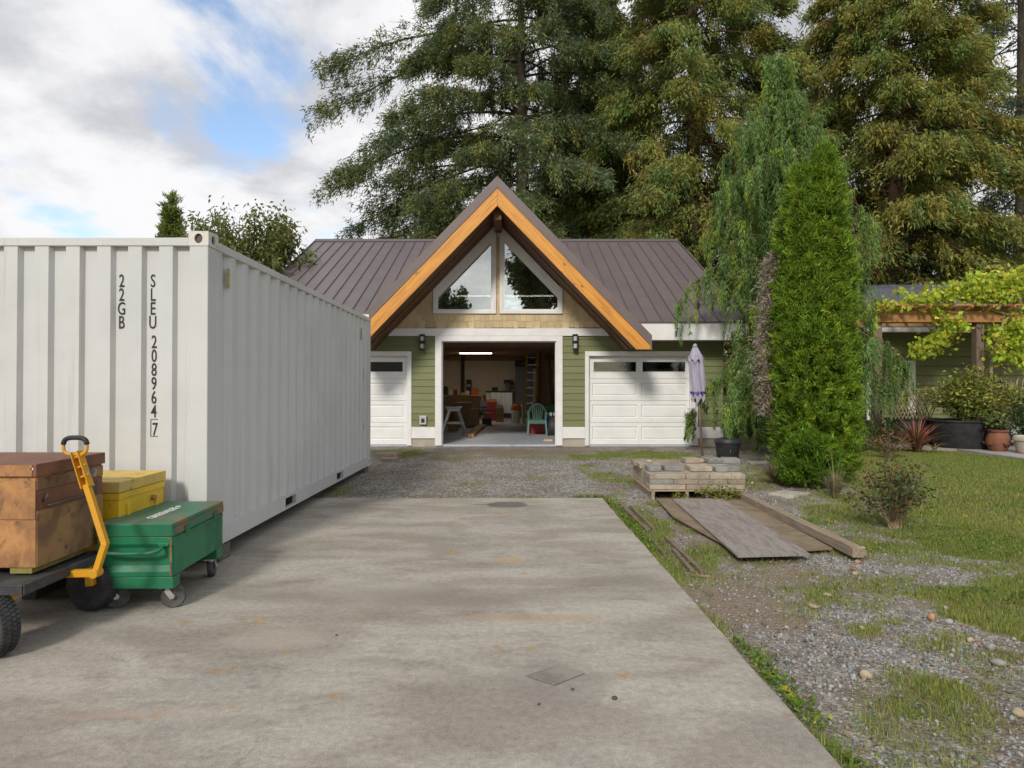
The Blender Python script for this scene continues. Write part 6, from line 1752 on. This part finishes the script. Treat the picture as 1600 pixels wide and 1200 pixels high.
# columnar cedar, two leaders, and its small companion
def column_cedar(name, label, base, leaders, nfan, cols, per=46, fl=.15, spine=True):
    base = np.array(base, float)
    t = thing(name, label, 'tree' if spine else 'shrub', base)
    mb = MB()
    for (dx, dy, H, hw) in leaders: mb.tube([Vector(base) + Vector((dx * .3, dy * .3, -.05)), Vector(base) + Vector((dx, dy, H * .5)), Vector(base) + Vector((dx, dy, H * .93))], [.07 * H / 5, .05 * H / 5, .006], 8)
    mb.build('trunk', m_bark2, t, smooth=True)
    P0 = []
    for (dx, dy, H, hw) in leaders:
        n = int(nfan * H * hw / sum(l[2] * l[3] for l in leaders))
        f = NR.uniform(0, 1, n) ** 1.15
        prof = np.interp(f, [0, .05, .14, .35, .6, .8, .92, 1.0], [.68, .90, 1.0, .95, .80, .57, .33, .02]) * hw
        a = NR.uniform(0, 2 * PI, n)
        lump = vnoise(a * 1.3 + 7, f * H * 1.0, 1.9, int(H * 10), 3)
        rr = prof * (.60 + .56 * lump) * NR.choice([1, 1, 1, .8, .55], n)
        P0.append(np.stack([base[0] + dx * np.clip(f * 2.2, .3, 1) + rr * np.cos(a), base[1] + dy + rr * np.sin(a), base[2] + .06 + f * (H - .10)], 1))
        P0[-1] = np.concatenate([P0[-1], np.stack([np.cos(a), np.sin(a)], 1)], 1)
    P0 = np.concatenate(P0); n = len(P0)
    out = P0[:, 3:5]
    lean = np.stack([out[:, 0] * .55, out[:, 1] * .55, np.full(n, .85)], 1) + NR.normal(0, .22, (n, 3))
    u = NR.uniform(0, 1, (n, per))
    q = P0[:, None, :3] + nrm(lean)[:, None, :] * (u * fl * 1.3)[..., None] + NR.normal(0, fl * .20, (n, per, 3))
    d = nrm(lean)[:, None, :] + NR.normal(0, .55, (n, per, 3))
    c = np.array(cols[0]) * (1 + NR.normal(0, .22, (n, 1, 1)) + NR.normal(0, .2, (n, per, 1)))
    if len(cols) > 1: c = np.where(NR.random((n, 1, 1)) < .2, c * np.array(cols[1]), c)
    q, d, c = q.reshape(-1, 3), d.reshape(-1, 3), c.reshape(-1, 3); N = len(q)
    spray_mesh('crown', q, d, NR.normal(0, 1, (N, 3)), fl * NR.uniform(.35, .85, N), fl * NR.uniform(.12, .26, N), np.clip(c, .004, .8), f_col, t)
    return t
cb = (4.66, 10.12, -.03)
column_cedar('columnar_cedar', 'tall bright green columnar cedar with a forked tip on the right', cb, [(-.18, 0, 4.80, .45), (.19, .02, 5.12, .47), (.0, -.05, 3.7, .63)], 5000, [(.160, .255, .024), (1.4, 1.2, 1.0)], 70, .115)
column_cedar('small_cedar_bush', 'small round bright green cedar bush at the foot of the columnar cedar', (4.27, 9.38, -.02), [(0, 0, .74, .36)], 330, [(.105, .195, .016), (1.3, 1.2, 1.0)], 40, .11, spine=False)
# dead brown side of the columnar cedar
t = thing('dead_branches', 'dry grey brown dead branches along the left side of the columnar cedar', 'dead branches', (3.98, 10.3, 1.0))
N = 2400
f = NR.uniform(0, 1, N)
cxn = np.interp(f, [0, .3, .6, 1], [3.98, 3.96, 4.00, 4.10]); rad = np.interp(f, [0, .2, .8, 1], [.06, .14, .12, .04])
q = np.stack([cxn + NR.normal(0, 1, N) * rad * .6, 10.3 + NR.normal(0, .12, N), 1.0 + f * 2.55], 1)
leaf_mesh('dry_twigs', q, NR.normal(0, .8, (N, 3)) + [-.5, 0, -.3], NR.normal(0, 1, (N, 3)), NR.uniform(.05, .13, N), NR.uniform(.010, .024, N), rcol(N, (.36, .30, .24), .3, (.24, .18, .14), .3), f_col, t)
MB().tube([(4.25, 10.2, -.02), (4.05, 10.28, 1.2), (4.02, 10.3, 2.4), (4.12, 10.3, 3.5)], [.04, .03, .02, .006], 7).build('branch', m_bark2, t)

# broadleaf trees behind the container, small conifer
def broadleaf(name, label, base, H, half, nl, nleaf, L, Wd, col, alt, palt, h0=.25, group=None, cz=None):
    base = np.array(base, float)
    t = thing(name, label, 'tree', base, group)
    mb = MB(); mb.tube([Vector(base), Vector(base) + Vector((.05, 0, H * .3)), Vector(base) + Vector((0, .05, H * .62))], [.035 * H * .5, .03 * H * .5, .012 * H * .5], 10)
    PP, DD = [], []
    for k in range(nl):
        az = k * 2.39996 + R.uniform(-.4, .4); q = R.random()
        st_ = Vector(base) + Vector((0, 0, H * R.uniform(h0, .6)))
        tip = Vector(base) + Vector((half * math.cos(az) * (.35 + .65 * math.sqrt(q)), half * math.sin(az) * (.35 + .65 * math.sqrt(q)), H * (1.0 - .42 * q) * R.uniform(.86, 1.0)))
        mid = st_.lerp(tip, .5) + Vector((math.cos(az), math.sin(az), 0)) * half * .12
        mb.tube([st_, mid, tip], [.012 * H * .4, .008 * H * .4, .004], 5, cap=False)
        n = nleaf // nl
        s = NR.uniform(.30, 1.03, n).reshape(-1, 1)
        a_, b_, c_ = np.array(st_), np.array(mid), np.array(tip)
        p_ = a_ * (1 - s) ** 2 + 2 * b_ * s * (1 - s) + c_ * s ** 2
        PP.append(p_ + NR.normal(0, .11 * half ** .5, p_.shape)); d = NR.normal(0, .7, p_.shape); d[:, 2] -= .55
        DD.append(d + [.25 * math.cos(az), .25 * math.sin(az), 0])
    mb.build('limbs', m_bark2, t)
    PP, DD = np.concatenate(PP), np.concatenate(DD); N = len(PP)
    leaf_mesh('crown', PP, DD, NR.normal(0, 1, (N, 3)), L * NR.uniform(.6, 1.3, N), Wd * NR.uniform(.7, 1.3, N), rcol(N, col, .28, alt, palt), f_dec, t, droop=.15, fold=.15)
    return t
DEC = (.15, .175, .05)
broadleaf('cherry_tree', 'leafy green cherry tree behind the container beside the garage roof', (-7.9, 19.5, 0), 6.9, 2.15, 90, 30000, .17, .06, DEC, (.16, .14, .035), .18)
broadleaf('cherry_tree', 'low leafy fruit tree peeping over the container left of the young conifer', (-10.9, 21.2, 0), 6.2, 1.6, 50, 11000, .15, .05, DEC, (.14, .12, .03), .2)
broadleaf('cherry_tree', 'tip of a small leafy tree just showing above the garage ridge', (-5.9, 32.5, 0), 9.0, 1.1, 24, 1600, .16, .06, DEC, None, 0)
column_cedar('young_conifer', 'young bright green conifer rising above the container top', (-10.55, 20.2, 0), [(0, 0, 6.65, .58), (.02, 0, 7.15, .24)], 1500, [(.16, .21, .045), (1.3, 1.2, 1.0)], 30, .22)
# the neighbours' trees behind the photographer, seen in the gable windows
broadleaf('maple_tree', 'bushy tree reflected in the right gable window', (2.7, -22, 0), 18.5, 3.2, 60, 12000, .34, .20, (.06, .075, .025), None, 0)
broadleaf('maple_tree', 'lower bushy tree reflected at the bottom of the left gable window', (-6.5, -30, 0), 11.5, 3.4, 50, 8000, .36, .22, (.05, .065, .025), None, 0)

# ------------------------------------------------------------------ grass, weeds, gravel (countless: one object each)
f_grass = foliage_mat('foliage_grass', .3, .6, .2)
def scatter(n, x0, x1, y0, y1, dens):
    x = NR.uniform(x0, x1, n); y = NR.uniform(y0, y1, n)
    k = NR.random(n) < dens(x, y)
    return x[k], y[k]
def grass_obj(name, x, y, h, w, cols, lean=.5, zoff=0.0):
    N = len(x); z = zground(x, y) + zoff
    a = NR.uniform(0, 2 * PI, N); ln = np.abs(NR.normal(0, lean, N))
    p = np.stack([x, y, z], 1)
    d = np.stack([np.cos(a) * ln, np.sin(a) * ln, np.ones(N)], 1); d = nrm(d)
    s = np.stack([-np.sin(a), np.cos(a), np.zeros(N)], 1)
    V = np.empty((N, 3, 3)); V[:, 0] = p - s * (w / 2)[:, None]; V[:, 1] = p + s * (w / 2)[:, None]; V[:, 2] = p + d * h[:, None]
    me = np_mesh(name, V.reshape(-1, 3), np.arange(3 * N), np.arange(N) * 3, f_grass, np.repeat(cols, 3, axis=0))
    return put(link(name, me), kind='stuff')
PADX = lambda x, y: ((x > XE(y) + .005) | (y > PAD_FAR + .01))
def gdens(x, y):
    g, d = masks(x, y)
    return np.clip((g - .12) * 1.35, 0, 1) ** 1.15 * PADX(x, y)
def gcol(x, y):
    n_ = vnoise(x, y, 1.1, 31, 3)[:, None]; m2 = vnoise(x, y, 4.0, 41, 2)[:, None]
    c = np.array([.130, .235, .028]) * (1 - n_) + np.array([.30, .305, .075]) * n_
    c = np.where(NR.random((len(x), 1)) < .16 + .25 * (m2 > .62), np.array([.31, .25, .12]), c)
    c = np.where(NR.random((len(x), 1)) < .10, np.array([.12, .21, .025]), c)
    return np.clip(c * (1 + NR.normal(0, .25, (len(x), 1))), .01, .6)
xs1, ys1 = scatter(260000, 1.2, 5.5, 2.4, 7.5, gdens)
xs2_, ys2_ = scatter(350000, 1.2, 13.0, 7.0, 15.2, lambda x, y: gdens(x, y) * (np.abs(x) < y * 1.1 + .5))
xs3, ys3 = scatter(60000, -2.4, 2.0, 8.53, 15.8, gdens)
X_ = np.concatenate([xs1, xs2_, xs3]); Y_ = np.concatenate([ys1, ys2_, ys3])
hh = NR.uniform(.014, .042, len(X_)) * np.clip(.6 + 1.0 * vnoise(X_, Y_, 2.3, 51, 2), .5, 1.6)
ww = np.where(Y_ < 7, .0045, .009) * NR.uniform(.7, 1.4, len(X_))
grass_obj('grass', X_, Y_, hh, ww, gcol(X_, Y_), .7)
# broadleaf weeds along the pad edge and in the gravel
WXY = []
def edge_w(x, y): return np.exp(-((x - XE(y) - .05) / .07) ** 2) * np.clip(vnoise(x, y, 2.1, 61, 2) * 3.2 - 1.15, 0, 1)
xw, yw = scatter(9000, 1.1, 1.75, 2.4, 8.5, lambda x, y: edge_w(x, y) * (x > XE(y) + .01))
xv, yv = scatter(14000, 1.3, 5.0, 2.6, 8.8, lambda x, y: np.clip(masks(x, y)[0] - .3, 0, 1) * (vnoise(x, y, 1.5, 71, 2) > .5) * .6 * PADX(x, y))
xu, yu = scatter(9000, -2.3, 1.2, 8.53, 8.75, lambda x, y: np.clip(vnoise(x, y, 1.8, 81, 2) * 3.4 - 1.75, 0, 1) * .5)
XW = np.concatenate([xw, xv, xu]); YW = np.concatenate([yw, yv, yu])
k = 5
Xr = np.repeat(XW, k) + NR.normal(0, .012, len(XW) * k); Yr = np.repeat(YW, k) + NR.normal(0, .012, len(XW) * k)
N = len(Xr)
keep = PADX(Xr - .004, Yr); Xr, Yr = Xr[keep], Yr[keep]; N = len(Xr)
d = NR.normal(0, 1, (N, 3)); d[:, 2] = np.abs(d[:, 2]) * .5 + .25
p = np.stack([Xr, Yr, zground(Xr, Yr) + NR.uniform(.0, .04, N)], 1)
leaf_mesh('weeds', p, d, NR.normal(0, .4, (N, 3)) + [0, 0, 1], NR.uniform(.012, .034, N), NR.uniform(.008, .020, N), rcol(N, (.11, .19, .026), .3, (.22, .24, .04), .25), f_grass, None, kind='stuff')
# loose gravel
def pebbles(name, x, y, r):
    N = len(x)
    base = np.array([[1, 0, 0], [-.2, 1, .1], [-1, -.1, 0], [.1, -1, -.1], [.15, .1, .75], [-.1, 0, -.6]])
    F_ = np.array([[0, 1, 4], [1, 2, 4], [2, 3, 4], [3, 0, 4], [1, 0, 5], [2, 1, 5], [3, 2, 5], [0, 3, 5]])
    v = base[None] * (1 + NR.normal(0, .18, (N, 6, 3)))
    a = NR.uniform(0, 2 * PI, N); ca, sa = np.cos(a)[:, None], np.sin(a)[:, None]
    v = np.stack([v[..., 0] * ca - v[..., 1] * sa, v[..., 0] * sa + v[..., 1] * ca, v[..., 2]], -1) * r[:, None, None]
    v += np.stack([x, y, zground(x, y) + r * .15], 1)[:, None, :]
    g = NR.random((N, 1)); c = np.where(g < .55, .11 + .20 * NR.random((N, 1)), np.where(g < .94, .22 + .16 * NR.random((N, 1)), .17)) * np.array([1, .98, .93])
    c = np.where(NR.random((N, 1)) < .16, np.array([.22, .16, .10]) * (.7 + .6 * NR.random((N, 1))), c)
    loops = (F_[None] + np.arange(N)[:, None, None] * 6).reshape(-1)
    me = np_mesh(name, v.reshape(-1, 3), loops, np.arange(N * 8) * 3, m_peb, np.repeat(c, 6, axis=0))
    return put(link(name, me), kind='stuff')
m_peb, t_, b_ = new_mat('gravel_stone'); a_ = t_.nodes.new('ShaderNodeAttribute'); a_.attribute_name = 'col'
t_.links.new(a_.outputs['Color'], b_.inputs['Base Color']); b_.inputs['Roughness'].default_value = .9; b_.inputs['Specular IOR Level'].default_value = .2
def pd(x, y):
    g, d_ = masks(x, y)
    return np.clip(1.05 - 1.3 * g - .75 * d_, .03, 1) * PADX(x - .02, y - .02) * (vnoise(x, y, 3.1, 91, 3) * 1.7 - .2)
x1_, y1_ = scatter(52000, 1.25, 4.8, 2.4, 7.0, pd)
x2_, y2_ = scatter(14000, 1.2, 6.5, 7.0, 11.5, lambda x, y: pd(x, y) * .8)
x3_, y3_ = scatter(18000, -2.45, 2.2, 8.55, 13.2, lambda x, y: pd(x, y))
x_ = np.concatenate([x1_, x2_, x3_]); y_ = np.concatenate([y1_, y2_, y3_])
bd_ = ((x_ > 1.78) & (x_ < 3.0) & (y_ > 5.8) & (y_ < 9.7))
x_, y_ = x_[~bd_], y_[~bd_]
r_ = NR.gamma(4, 1, len(x_)) / 4 * np.where(y_ < 7, .0080, .011)
pebbles('gravel', x_, y_, np.clip(r_, .004, .019))
# leaf litter and bits of bark trodden into the dirt
xl, yl2 = scatter(9000, 1.25, 7.5, 2.5, 11.5, lambda x, y: np.clip(vnoise(x, y, 1.3, 101, 3) * 2.6 - .95, 0, 1) * PADX(x - .01, y) * np.clip(1.1 - masks(x, y)[0], .15, 1))
N = len(xl); d = NR.normal(0, 1, (N, 3)); d[:, 2] *= .15
o = leaf_mesh('leaf_litter', np.stack([xl, yl2, zground(xl, yl2) + NR.uniform(.006, .02, N)], 1), d, NR.normal(0, .25, (N, 3)) + [0, 0, 1], NR.uniform(.012, .045, N), NR.uniform(.005, .018, N), rcol(N, (.20, .13, .07), .35, (.12, .08, .05), .4), f_grass, None, kind='stuff')
# a few fallen leaves
fl = MB
lv = [((1238, 1082), (.55, .42, .05)), ((1505, 805), (.60, .50, .04)), ((1335, 888), (.42, .22, .06)), ((1560, 760), (.36, .20, .07)), ((1230, 842), (.30, .18, .08))]
LP, LC = [], []
for (x, y), c in lv:
    q = G(x, y); 
    for j in range(2):
        LP.append((q.x + R.uniform(-.02, .02), q.y + R.uniform(-.02, .02), zg(q.x, q.y) + .03)); LC.append(c)
o = leaf_mesh('fallen_leaves', np.array(LP), NR.normal(0, 1, (len(LP), 3)) * [1, 1, .15], NR.normal(0, .2, (len(LP), 3)) + [0, 0, 1], np.full(len(LP), .075), np.full(len(LP), .05), np.array(LC), f_vine, None, kind='stuff')
print('BUILT', len(bpy.data.objects), sum(max(0, len(p.vertices) - 2) for m in bpy.data.meshes for p in ([] if len(m.polygons) > 5000 else m.polygons)), [(m.name, len(m.polygons), len(m.loops)) for m in bpy.data.meshes if len(m.polygons) > 20000])
